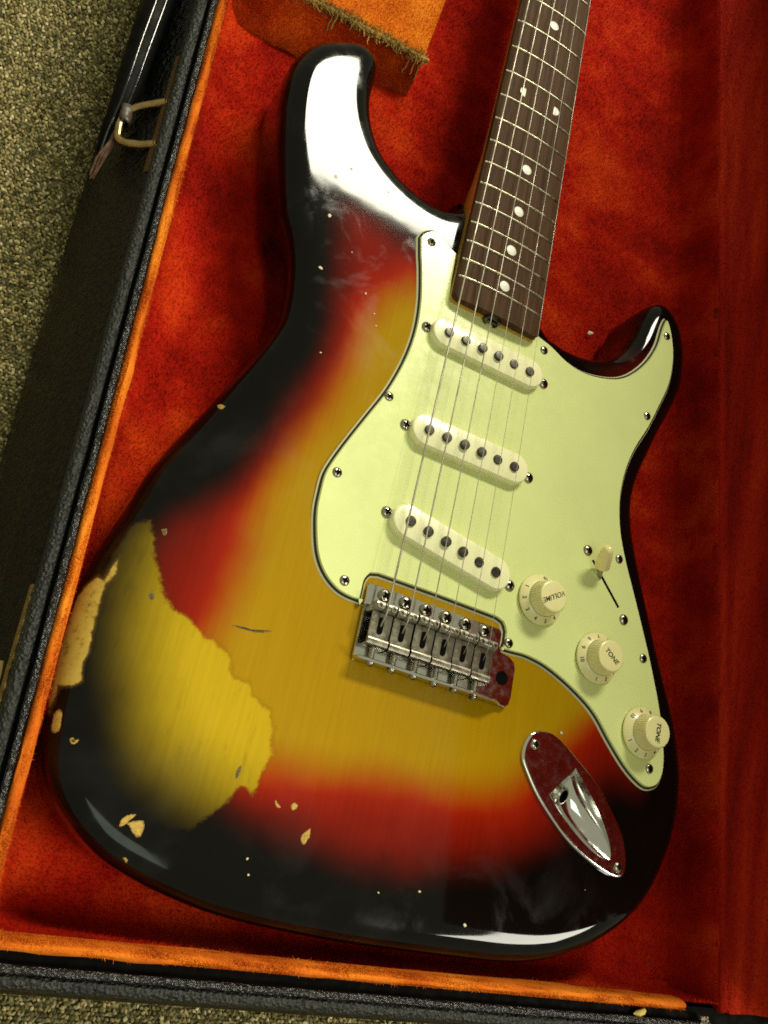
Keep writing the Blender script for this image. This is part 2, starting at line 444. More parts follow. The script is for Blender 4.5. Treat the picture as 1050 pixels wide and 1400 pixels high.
lip = lambda bt: [(-1.2+bt*.6, -14), (-1.0, -9), (-.6, -4.5), (.1, -1.8), (1.2, -.2), (2.4, 0), (3.5, -.9), (4.0, -3.0), (3.9, -7)]
sweep('lip_trim', None, M['lip'], .75, fn=lip, wave=1.0, sl=329)

# plush lining of the base: floor and walls as one padded sheet
FLOOR = -49.0
def u_profile():
    L = [(-7.2, -3), (-6.4, -8), (-5.6, -16), (-4.4, -26), (-2.2, -36), (1.5, -43.5), (7.5, -47.8), (15, FLOOR)]
    L += [(u, FLOOR) for u in np.arange(21, 325, 5.0)]
    L += [(328, FLOOR+.4), (336, FLOOR+2), (343, FLOOR+6.5), (348, FLOOR+14), (350.5, FLOOR+24), (351.5, FLOOR+34), (352, FLOOR+41), (352.8, FLOOR+44.5)]
    return L
def v_profile():
    L = [(.6, -4), (.9, -12), (1.4, -24), (2.6, -36), (5.5, -43.5), (11, -47.8), (18, FLOOR)]
    return L+[(v, FLOOR) for v in np.arange(23, 764, 5.0)]
UP, VP = u_profile(), v_profile(); NU, NV = len(UP), len(VP)
LV = np.zeros((NV, NU, 3))
for j, (v, z2) in enumerate(VP):
    for i, (u, z1) in enumerate(UP):
        z = max(z1, z2)
        uu = u - (.028*(v-0) if u > 300 else .028*v*max(0, (u-150)/150) if u > 150 else .006*(v-108)*(1 if u < 8 else 0))
        x, y = cw(uu, v)
        n1 = noise.fractal((x*.018, y*.018, 1.7), 1.0, 2.0, 3); n2 = noise.noise((x*.09, y*.09, 5.0))
        wall = 1.0 if z1 == FLOOR and z2 == FLOOR else .35
        # nap pressed down round the body, ripples in the cloth
        LV[j, i] = (x+(1-wall)*n2*1.0, y, z+wall*(n1*2.2+n2*.7)-(.8 if wall == 1 else 0))
F = np.array([(j*NU+i, j*NU+i+1, (j+1)*NU+i+1, (j+1)*NU+i) for j in range(NV-1) for i in range(NU-1)])
me = fast_mesh('lining', LV.reshape(-1, 3), F); add_attr(me, 'tip', np.zeros(NU*NV))
cpart(link('lining', me, M['plush'], case, 180))

def pile(name, Q, n, length, mat, width=.16, lean=(0.25, -.55), clump=.035, spread=.45):
    """short plush fibres (one blade each) over quads Q (m,4,3)"""
    Q = np.asarray(Q); a = np.linalg.norm(np.cross(Q[:, 1]-Q[:, 0], Q[:, 3]-Q[:, 0]), axis=1)
    idx = rng.choice(len(Q), n, p=a/a.sum()); q = Q[idx]; s_, t_ = rng.random((n, 1)), rng.random((n, 1))
    P = (q[:, 0]*(1-s_)+q[:, 1]*s_)*(1-t_)+(q[:, 3]*(1-s_)+q[:, 2]*s_)*t_
    N = np.cross(q[:, 1]-q[:, 0], q[:, 3]-q[:, 0]); N /= np.linalg.norm(N, axis=1)[:, None]+1e-9
    # smooth random nap field from a few sines
    ph = rng.uniform(0, 6.28, 8); fx = P[:, 0]*clump; fy = P[:, 1]*clump
    ang = 1.1*np.sin(fx*1.3+ph[0]+1.2*np.sin(fy*.9+ph[1]))+.9*np.sin(fy*1.7+ph[2]+np.sin(fx*1.1+ph[3]))+.5*np.sin(fx*4.1+fy*3.3+ph[4])
    L0 = np.c_[lean[0]*np.cos(ang)-lean[1]*np.sin(ang), lean[0]*np.sin(ang)+lean[1]*np.cos(ang), np.zeros(n)]
    D = N+L0+rng.normal(0, spread, (n, 3)); D /= np.linalg.norm(D, axis=1)[:, None]
    W = np.cross(D, rng.normal(0, 1, (n, 3))); W /= np.linalg.norm(W, axis=1)[:, None]+1e-9
    l = length*rng.uniform(.6, 1.2, (n, 1))
    V = np.empty((n, 3, 3)); V[:, 0] = P+W*width-N*.15; V[:, 1] = P-W*width-N*.15; V[:, 2] = P+D*l
    me = fast_mesh(name, V.reshape(-1, 3), np.arange(n*3).reshape(-1, 3))
    add_attr(me, 'tip', np.tile([0, 0, 1.0], n))
    o = cpart(link(name, me, mat, case, None)); tag(o, kind='stuff')
    return o
Qa = LV.reshape(-1, 3)[F]
cz = Qa.mean(1); vis = (cz[:, 1] < 640)
pile('plush_pile', Qa[vis], 470000, 1.9, M['plush'])

# fuzzy nap along the orange lip
lipq = []
prev = None
for i, (u, v, nu, nv, bt) in enumerate(RAIL):
    if v > 480 or u > 329: continue
    row = [cw(u+nu*a, v+nv*a, z) for a, z in lip(bt)]
    if prev:
        for k in range(len(row)-1): lipq.append((prev[k], prev[k+1], row[k+1], row[k]))
    prev = row
lipq = np.array(lipq)
o = pile('lip_nap', lipq[:, ::-1], 110000, 2.0, M['lip'], .15, (.2, -.2))

# lid: hinge-side wall lying level, then the padded panel standing upright
lid_rows = []
lid_prof = [(352.2, -8), (352.9, -4.6), (354.2, -3.0), (357, -2.8), (362, -4.4), (370, -4.0), (378, -3.2), (384, -.5), (388, 5), (390, 14)] + \
           [(390.5+k*1.0, 24+k*18) for k in range(20)] + [(412, 379), (416, 382), (422, 380)]
lv = list(np.arange(-3, 764, 6.0))
LL = np.zeros((len(lv), len(lid_prof), 3))
for j, v in enumerate(lv):
    for i, (u, z) in enumerate(lid_prof):
        g = min(1, max(0, (u-353)/8)) if z < 20 else 1
        x, y = cw(u-.028*v, v)
        nn = noise.noise((x*.03, y*.012, z*.02))
        LL[j, i] = (x+(nn*1.2 if z > 14 else 0), y+(noise.noise((u*.2, z*.05, 2.2))*1.2 if j == 0 else 0), z+(g*nn*1.6 if z < 14 else 0))
nl = len(lid_prof)
FL = np.array([(j*nl+i, j*nl+i+1, (j+1)*nl+i+1, (j+1)*nl+i) for j in range(len(lv)-1) for i in range(nl-1)])
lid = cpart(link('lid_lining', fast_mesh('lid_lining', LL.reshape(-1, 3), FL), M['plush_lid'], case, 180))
lid['label'] = 'red plush lining of the raised lid'
ql = LL.reshape(-1, 3)[FL]; sel = (ql[:, :, 2].mean(1) < 60) & (ql[:, :, 1].mean(1) < 560)
pile('lid_pile', ql[sel], 90000, 1.4, M['plush_lid'], .15, (.05, -.7), .05, .3)
# lid shell behind the lining
mb = MB()
rings = []
for v in (-7, 764):
    rings.append([cw(u-.028*v, v, z) for u, z in ((355, -11), (380, -9), (394, -5), (398, 12), (418, 386), (424, 386), (404, 8), (398, -11), (382, -16), (355, -16))])
mb.loft(rings, True, (True, True)); cpart(mb.build('lid_shell', M['tolex'], case, 30))
# base wall behind the lining on the hinge side
rings = [[cw(u-.028*v, v, z) for u, z in ((353.5, -10), (353.5, -62), (359, -62), (359, -16))] for v in (-16, 764)]
cpart(MB().loft(rings, True, (True, True)).build('hinge_wall', M['tolex'], case, 30))
# hinge leaf glinting below the lid corner
mb = MB()
for k in range(9):
    mb.tube([cw(336.5+.5*math.sin(k*2.1), -5.6-k*1.5, -.6+.4*math.sin(k*3.3)), cw(341.5+.5*math.sin(k*1.7), -5.4-k*1.5, -.7)], .95, 6)
cpart(mb.build('hinge', M['nickel'], case, 40))

# accessory compartment at the top left
bx0, bx1, bv, bz = -4, 117, 510, -30.0
mb = MB()
def grid_face(fn, nu, nv):
    V = [fn(i/nu, j/nv) for j in range(nv+1) for i in range(nu+1)]
    return V, [(j*(nu+1)+i, j*(nu+1)+i+1, (j+1)*(nu+1)+i+1, (j+1)*(nu+1)+i) for j in range(nv) for i in range(nu)]
def front(s_, t_):
    u = bx0+(bx1-bx0)*s_; z = FLOOR-1+(bz-FLOOR+1)*t_**.8
    nn = noise.noise((u*.05, z*.06, 0)); foot = 483+13*s_*s_
    return cw(u, foot+(bv-foot)*t_+nn*1.6, z+1.0*noise.noise((u*.07, t_*2, 6)))
V, Fc = grid_face(front, 40, 14); mb.add(V, Fc)
def right(s_, t_):
    v = bv+290*s_; z = FLOOR+1+(bz-FLOOR-1)*t_
    return cw(bx1+14*min(1, s_*3)+noise.noise((v*.04, z*.05, 4))*1.2+(1-t_)*1.5, v-(1-t_)*8*(1-min(1, s_*6)), z)
V2, F2 = grid_face(right, 40, 10); mb.add(V2, F2)
me = mb.mesh('compartment_wall'); add_attr(me, 'tip', np.zeros(len(me.vertices)))
cpart(link('compartment_wall', me, M['plush_box'], case, 40))
fq = np.array([[V[i] for i in f] for f in Fc]); pile('compartment_pile', fq, 40000, 1.7, M['plush_box'], .15, (.1, -.3))
def top(s_, t_):
    v = bv+1.0+285*t_; u = bx0+(bx1+14*min(1, t_*3)-bx0)*s_
    e = min(s_*40, (1-s_)*40, t_*60, 1.0)
    return cw(u, v, bz+1.8*math.sqrt(max(e, 0))+noise.noise((u*.03, v*.03, 9))*1.2)
V3, F3 = grid_face(top, 44, 90)
me = MB().add(V3, F3).mesh('compartment_lid'); add_attr(me, 'tip', np.zeros(len(me.vertices)))
cl = cpart(link('compartment_lid', me, M['orange'], case, 180)); cl['label'] = 'orange plush lid with a frayed front edge'
tq = np.array([[V3[i] for i in f] for f in F3]); tq = tq[tq[:, :, 1].mean(1) < 560]
pile('compartment_lid_pile', tq, 110000, 1.2, M['orange'], .13, (.1, -.3))
# frayed front edge: raw cloth edge and loose threads
mb = MB()
for k in range(70):
    s0 = k/70; u = bx0+(bx1-bx0)*(s0+.02)
    r = 1.5+.9*noise.noise((k*.7, 0, 0))
    mb.tube([cw(u+j*1.0, bv-1.1-.7*math.sin(s0*math.pi)+.6*noise.noise((u*.4+j, 1, 0)), bz+1.0+.5*noise.noise((u*.4+j, 9, 0))) for j in range(3)], [r*.8, r, r*.75], 6)
for k in range(1900):
    u = bx0+(bx1+1-bx0)*random.random()**.85; ln = random.uniform(1.6, 5.0)*(1.8 if random.random() < .07 else 1)
    p = Vector(cw(u, bv-.6+random.gauss(0, 1.5), bz+.8+random.gauss(0, .9)))
    d = Vector((random.gauss(0, .8), random.gauss(-.55, .7), random.gauss(.1, .6))).normalized()
    pts = [p]
    for j in range(4):
        d = (d+Vector((random.gauss(0, .45), random.gauss(0, .45), random.gauss(-.12, .4)))).normalized(); pts.append(pts[-1]+d*ln/4)
    mb.tube(pts, [.30, .28, .25, .2, .14], 3)
for u, drop in ((55, 8), (57, 5), (108, 9), (112, 7), (116, 10)):
    p = Vector(cw(u, bv-2, bz)); pts = [p+Vector((1.5*noise.noise((u, j*.5, 0)), -1.15*j+1.2*noise.noise((u, 5, j*.6)), 1.5-drop*j/8)) for j in range(9)]
    mb.tube(pts, [.42]*8+[.2], 4)
o = cpart(mb.build('frayed_threads', M['thread'], case, 60)); tag(o, kind='stuff')

# broken carrying handle hanging on its ring
h_pts = [(-44.5, 346, -34), (-44.5, 353, -31), (-43.8, 362, -28), (-42.2, 375, -24), (-41.5, 392, -23), (-41, 412, -22.5), (-40, 435, -22), (-39, 460, -22), (-38, 500, -22.5), (-38, 530, -24)]
rad = [1.2, 2.8, 4.4, 5.8, 6.8, 7.4, 7.6, 7.6, 7.6, 7]
P3 = cr([cw(*p) for p in h_pts], 5, False); rr = np.interp(np.linspace(0, 9, len(P3)), range(10), rad)
mb = MB(); rings = []
for i, p in enumerate(P3):
    t = (P3[min(i+1, len(P3)-1)]-P3[max(i-1, 0)]).normalized(); a = t.cross(Vector((0, 0, 1))).normalized(); b = a.cross(t)
    ring = []
    for k in range(20):
        th = 2*math.pi*k/20; seam = 1+.10*math.exp(-((th-1.9)/.16)**2)-.06*math.exp(-((th-1.55)/.14)**2)
        ring.append(p+a*(rr[i]*math.cos(th)*seam)+b*(rr[i]*.8*math.sin(th)*seam))
    rings.append(ring)
mb.loft(rings, True, (True, True))
hd = cpart(mb.build('handle', M['leather'], case, 60))
hd['label'] = 'glossy black leather carrying handle, torn at one end'
mb = MB()
for th, rr0 in ((1.15, 1.03), (1.75, 1.03)):
    ln_ = []
    for i, p in enumerate(P3):
        t = (P3[min(i+1, len(P3)-1)]-P3[max(i-1, 0)]).normalized(); a = t.cross(Vector((0, 0, 1))).normalized(); b = a.cross(t)
        ln_.append(p+a*(rr[i]*math.cos(th)*rr0)+b*(rr[i]*.8*math.sin(th)*rr0))
    mb.tube(ln_[4:], .75, 8)
mb.build('handle_highlight_cord', M['leather_gloss'], hd, 60)  # glossy tubes added along the seams to carry the handle's thin highlights
# leather loop round the ring
mb = MB(); rings = []
for k in range(13):
    th = -2.2+k*.36
    c = Vector(cw(-39.8, 370.5, -22.6)); ax = Vector((*E2, 0)); e = Vector((*E1, 0))
    mid_ = c+e*(4.6*math.cos(th))+Vector((0, 0, 5.2*math.sin(th)))
    wdt = 5.4-.2*abs(k-6)
    rings.append([mid_-ax*wdt, mid_-ax*wdt*.33+e*.05, mid_+ax*wdt*.33, mid_+ax*wdt])
mb.loft(rings, False)
lo = cpart(mb.build('handle_strap', M['leather_brown'], case, 60))
sm_ = lo.modifiers.new('t', 'SOLIDIFY'); sm_.thickness = .0012
mb = MB()
for k in range(7):
    w0 = (k-3)*.55
    pts = [Vector(cw(-40.5+w0*.3, 360+w0, -23.5)), Vector(cw(-42+w0*.9, 353+w0, -24+.6*math.sin(k))), Vector(cw(-44+w0*1.2+.8*math.sin(k*2), 345+w0*.6, -26+.9*math.cos(k*1.3))), Vector(cw(-46+1.6*math.sin(k*1.7)+w0*.6, 337+3.2*math.sin(k*2.9), -29))]
    mb.tube(cr(pts, 4, False), [1.0-.055*i for i in range(13)], 6)
ts = cpart(mb.build('torn_strap_end', M['leather_torn'], case, 60))
# ring bent from wire, in its plate
rp = [(-23.2, 377, -6.6), (-28, 376.6, -11.5), (-33.5, 376, -16.5), (-38, 373.6, -20.6), (-40.2, 369, -21), (-40.4, 361, -21), (-38.8, 355.5, -20.6), (-34.4, 352.4, -16.5), (-28, 351.4, -11.5), (-23.2, 351, -6.6)]
cpart(MB().tube(cr([cw(*p) for p in rp], 5, False), 2.0, 10).build('handle_ring', M['brass'], case, 60))
rings = [[cw(u, v, z) for u, z in ((-23.4, -5.4), (-24.2, -6.6), (-24.9, -7.9), (-24.0, -8.6), (-23.2, -7.2), (-22.4, -6.0))] for v in (334, 338, 402, 406)]
cpart(MB().loft(rings, True, (True, True)).build('ring_plate', M['ring_brown'], case, 30))
# metal valance and latch low on the left side
rings = [[cw(u-.4*k, v, z) for u, z in ((-21.2, -5.0), (-22.3, -8.4), (-23.0, -8.2), (-22.0, -4.6))] for k, v in ((0, 129), (0.2, 120), (.2, 40))]
cpart(MB().loft(rings, True, (True, True)).build('valance_strip', M['brass'], case, 30))
mb = MB(); rings = []
for v in np.linspace(56, 98, 9):
    b = math.sin((v-56)/42*math.pi)**.4
    rings.append([cw(-22.5-a, v, -10-a*.9+2.6*b*math.sin(t)) for a, t in zip(np.linspace(0, 13, 9), np.linspace(0, math.pi, 9))])
mb.loft(rings, False)
la = cpart(mb.build('latch', M['brass'], case, 60))

# loose bits in the case
def speck(name, p, r, mat, label, cat):
    mb = MB()
    mb.lathe([(.2*r, -.5*r), (.9*r, -.2*r), (r, .1*r), (.6*r, .45*r), (.1*r, .6*r)], 9)
    mb.v = [(x*(1.5+.3*math.sin(y*9)), y*(.8+.25*math.cos(x*7)), z) for x, y, z in mb.v]
    o = mb.build(name, mat, None, 60); o.location = Vector(p)*S; o.rotation_euler = (0, 0, .35)
    tag(o, label, cat); return o
M['lint'] = m_plastic('white_lint', (.75, .70, .55), .9, 0, .1, .1)
M['foam'] = m_plastic('yellow_foam', (.62, .48, .13), .9, 0, .2, .1)
speck('lint', (98.9, 243.6, FLOOR+2.2), 1.6, M['lint'], 'tiny white fleck of lint on the red plush beside the short horn', 'lint')
speck('foam_crumb', cw(300, -6.0, -3.0), 2.6, M['foam'], 'small yellow foam crumb by the orange lip at the bottom edge', 'foam crumb')

# ------------------------------------------------------------------ guitar: measured outlines (mm)
OUTLINE = [(-25.6,248.5),(-29,244.8),(-34.6,241.3),(-41.4,239),(-49.2,238.6),(-58.6,240.2),(-68.2,243.5),(-76.8,248.6),(-84.1,255.4),(-90.1,265.1),(-94,275.5),(-96,286.3),(-96.3,297.8),(-97.2,306.5),(-100.3,312),(-106.5,315.4),(-114.1,314.8),(-121.3,310.6),(-129.4,304.8),(-136.2,297.6),(-141.2,287.5),(-144,273.3),(-143,255.4),(-138.8,233.9),(-132.6,211.7),(-126,190.6),(-119,177),(-114,163),(-111,147.6),(-110.2,131.3),(-113.2,117.5),(-118.4,102.5),(-124.8,87),(-132.4,69),(-140,52),(-146,36),(-150.5,16.5),(-155,-2),(-157.8,-15),(-158.8,-30),(-158.2,-53),(-156,-72),(-152.8,-87),(-149,-97.5),(-144,-105.5),(-137,-113),(-127.7,-120),(-116.3,-126.3),(-102,-131),(-87,-134.5),(-70,-137.2),(-50,-138.6),(-25,-139),(0,-138.6),(25,-137.5),(52,-136),(71.6,-134.6),(89.5,-131.8),(106,-127),(124.4,-118.5),(143,-105),(155.8,-89.5),(166,-66.5),(169.8,-47),(169.8,-28.5),(165.8,-11),(158.8,7),(152.1,20.5),(144.7,36),(134.9,58),(128.3,72.8),(122.4,87.5),(118.8,97.5),(116.4,108.7),(116,119),(118.1,132.3),(122.4,145.8),(128.3,163),(134.8,179.5),(139.9,193.3),(143,206.8),(143.4,221.6),(141.2,234.8),(136.7,245.5),(130,253),(121,256.6),(113.8,253.5),(109,246.5),(105,235),(101,221.5),(94,208.5),(83,198.5),(69,192.8),(55.5,191.3),(45.5,192.6),(35.8,197.6)]
GUARD_A = [(-53.5,207.4),(-51.4,212.5),(-46.9,216.5),(-43.1,217.4),(-38.9,215.1),(-27.4,210.1)]
GUARD_B = [(30.4,186.3),(40.9,183.9),(51.5,179.6),(62.9,177.9),(75.4,180.0),(87.8,184.7),(97.3,192.3),(106.4,204.3),(112.7,218.4),(115.3,232.3),(117.2,239.0),(119.1,241.3),(122.2,239.6),(125.7,232.4),(128.7,221.0),(129.4,208.8),(127.7,194.5),(122.2,177.6),(116.2,160.9),(109.0,145.2),(104.5,130.8),(102.5,116.3),(103.2,103.0),(106.2,89.7),(112.2,75.1),(118.5,62.4),(124.6,49.9),(135.5,26.8),(145.2,2.8),(150.3,-16.0),(151.5,-25.6),(150.7,-32.2),(147.7,-37.8),(142.1,-40.7),(136.8,-40.6),(130.2,-37.8),(122.1,-32.5),(111.5,-23.2),(99.5,-11.8),(85.0,-3.8),(68.5,2.4),(56.0,4.4),(47.1,4.0)]
GUARD_C = [(-36.6,3.4),(-44.3,3.2),(-52.3,4.8),(-59.8,9.5),(-65.2,16.0),(-68.9,24.4),(-72.4,37.9),(-73.1,48.9),(-72.9,57.9),(-70.5,66.6),(-65.8,79.2),(-59.0,95.7),(-52.0,112.8),(-47.3,129.3),(-44.8,143.8),(-44.2,157.6),(-45.6,172.3),(-48.8,188.0),(-51.1,196.4)]
BLACK_LINE = [(-56.5,207.3),(-73.8,209.2),(-89.2,209.1),(-98.9,205.8),(-98.2,189.5),(-95.2,172.6),(-90.2,135.0),(-93.2,110.4),(-98.5,87.2),(-104.6,65.7),(-112.5,45.4),(-121.5,28.0),(-132.1,15.4),(-138.7,-0.7),(-139.5,-16.1),(-137.2,-35.0),(-131.5,-55.3),(-123.2,-72.8),(-111.2,-86.0),(-96.1,-94.2),(-81.9,-97.7),(-68.0,-101.4),(-60.7,-104.0),(-36.7,-109.7),(-13.2,-111.8),(10.3,-108.5),(35.1,-104.6),(60.2,-97.7),(78.2,-88.0),(96.6,-75.0),(110.0,-59.2),(117.6,-47.2)]
RED_LINE = [(-50.8,183.8),(-64.7,167.2),(-71.2,147.5),(-73.2,131.6),(-77.5,111.3),(-83.0,92.7),(-90.5,73.9),(-97.4,53.6),(-99.8,31.9),(-100.4,11.8),(-102.7,-4.6),(-105.0,-20.5),(-106.5,-35.7),(-104.6,-51.1),(-97.6,-66.2),(-84.9,-76.7),(-70.8,-80.0),(-60.7,-80.0),(-44.9,-78.5),(-21.9,-76.4),(2.1,-72.9),(27.9,-70.4),(47.7,-67.3),(60.5,-61.4),(69.6,-52.4),(82.6,-37.6),(92.5,-27.9),(100.4,-18.5)]
WEAR = [(-140.2,10.3),(-135.8,3.7),(-133.7,-5.9),(-129.5,-13.1),(-126.4,-19.4),(-120.9,-24.3),(-114.2,-25.6),(-109.4,-27.8),(-104.4,-31.9),(-100.1,-33.2),(-95.3,-35.1),(-90.8,-38.3),(-88.5,-44.1),(-84.7,-45.6),(-80.5,-46.0),(-78.2,-50.8),(-72.6,-52.5),(-68.7,-54.0),(-66.9,-58.3),(-64.4,-62.3),(-64.1,-67.0),(-62.2,-71.2),(-64.5,-76.3),(-64.6,-84.0),(-65.5,-87.8),(-67.0,-89.4),(-69.4,-86.9),(-72.4,-87.9),(-74.7,-91.4),(-77.1,-96.6),(-80.6,-98.9),(-83.6,-103.0),(-88.0,-109.6),(-106.0,-110.5),(-130.0,-99.1),(-145.3,-76.9),(-153.3,-48.7),(-154.4,-23.4),(-151.7,-7.7),(-146.9,7.4)]
EDGE_WEAR = [(-155.8,-23.1),(-153.2,-19.4),(-150.5,-21.0),(-149.7,-17.0),(-148.8,-12.5),(-147.5,-8.5),(-147.0,-13.8),(-147.4,-19.1),(-149.5,-22.2),(-149.7,-27.9),(-149.1,-35.2),(-148.8,-43.5),(-147.7,-51.5),(-148.8,-55.8),(-146.5,-62.3),(-149.0,-64.7),(-152.0,-65.8),(-154.6,-65.6),(-154.0,-70.5),(-153.6,-77.3),(-155.1,-75.0),(-156.6,-65.2),(-158.3,-50.8),(-158.9,-38.1),(-158.3,-28.4)]
CHIPS = {'c1': [(-151.1,-75.3),(-149.6,-76.0),(-148.8,-79.7),(-148.6,-83.5),(-150.5,-84.4),(-151.5,-82.2),(-152.0,-77.5)],
 'c2': [(-144.1,-85.4),(-142.9,-84.6),(-142.1,-85.8),(-140.6,-84.5),(-140.8,-86.0),(-142.2,-87.1),(-143.4,-86.6)],
 'c3': [(-113.8,-110.9),(-110.8,-109.3),(-107.7,-108.8),(-106.7,-111.6),(-107.2,-114.5),(-109.1,-115.0),(-111.2,-113.3),(-112.3,-112.0)],
 'c4': [(-116.6,-112.2),(-115.6,-109.0),(-111.9,-106.9),(-111.3,-107.5),(-113.3,-110.0),(-113.8,-110.9),(-115.6,-112.7)],
 'c5': [(-111.3,-123.3),(-109.2,-123.5),(-109.1,-125.1)],
 'c6': [(-126.7,75.3),(-125.3,76.3),(-123.2,75.2),(-124.9,73.5)],
 'c7': [(-55.9,-89.1),(-54.1,-90.7),(-52.6,-91.6),(-53.7,-92.1),(-55.5,-91.0)],
 'c8': [(-48.4,-89.4),(-47.0,-88.3),(-45.3,-89.3),(-46.2,-91.2),(-47.7,-91.5)],
 'c9': [(-40.6,-100.3),(-38.6,-97.9),(-37.3,-97.2),(-36.9,-100.1),(-37.6,-102.2),(-38.8,-103.9),(-40.3,-102.8)],
 'c10': [(-131.6,-20.9),(-130.2,-19.9),(-128.9,-21.5),(-129.8,-23.3),(-131.3,-22.5)],
 'c11': [(-75.8,-81.6),(-74.8,-79.3),(-73.8,-80.1),(-74.2,-83.2),(-75.3,-85.0)],
 'c12': [(-95.1,-23.9),(-90.3,-23.3),(-83.4,-23.2),(-77.1,-20.9),(-76.9,-21.6),(-83.2,-23.9),(-90.0,-24.1)],
 'c13': [(-134.4,8.2),(-132.4,8.6),(-132.2,6.0),(-133.5,6.2)],
 'w1': [(-103.5,194.4),(-102.7,195.5),(-101.5,194.9),(-102.0,193.3),(-103.0,193.1)],
 'w2': [(-106.0,218.3),(-105.3,220.0),(-104.1,219.1),(-104.5,217.1)],
 'w3': [(-73.8,161.1),(-73.1,161.7),(-72.5,160.9),(-73.3,160.0)],
 'w4': [(-101.0,162.8),(-99.8,163.7),(-98.1,162.5),(-99.8,162.2)],
 'w5': [(-64.2,145.8),(-63.3,146.5),(-62.9,145.5),(-63.8,145.1)],
 'w6': [(45.0,-121.2),(46.2,-120.8),(46.9,-121.9),(45.8,-122.5)],
 'w7': [(82.9,-25.0),(84.1,-24.5),(84.9,-25.5),(83.7,-26.1)]}

guitar = empty('electric_guitar', (0, 60, -44.5))
tag(guitar, 'worn three colour sunburst electric guitar with mint pickguard lying in the case', 'electric guitar')
def gp(o, parent=None):
    """keep world placement under the guitar (or under a part of it)"""
    o.parent = parent or guitar
    o.matrix_parent_inverse = Matrix.Translation(-guitar.location) if parent is None else Matrix.Translation(-parent.location) if parent.parent is None else (Matrix.Translation(-guitar.location) @ Matrix.Translation(guitar.location)).inverted() @ parent_inv(parent)
    return o
def parent_inv(p):
    # parts are placed in world space with only location / rotation of their own
    return p.matrix_basis.inverted()

# ---- body
RND, RP, THICK = 14.0, 2.5, 44.5
OL = resample(cr(OUTLINE, 8), 2.2)
def body_z(P):
    P = np.asarray(P, float); d = poly_dist(P, OL); d = np.maximum(d, 0)
    z = -RND*(1-np.maximum(1-np.clip((RND-d)/RND, 0, 1)**RP, 0)**(1/RP))
    wgt = sst(125, 60, P[:, 1])*sst(-125, -60, P[:, 1])*(P[:, 0] < 0)
    return z-9*wgt*np.maximum(0, 1-d/75)**1.6, d
JACK = [(64.5,-31.2),(68.4,-28.4),(73.4,-27.2),(79.4,-27.7),(86.7,-31.0),(95.9,-36.5),(107.9,-44.4),(118.7,-54.4),(127.1,-64.3),(131.1,-73.3),(132.1,-82.0),(128.9,-85.5),(121.7,-85.4),(109.1,-81.6),(95.6,-75.3),(83.9,-67.1),(72.9,-57.6),(64.6,-47.5),(62.0,-42.9),(62.0,-37.1)]
JK = resample(cr(JACK, 6), 1.5)
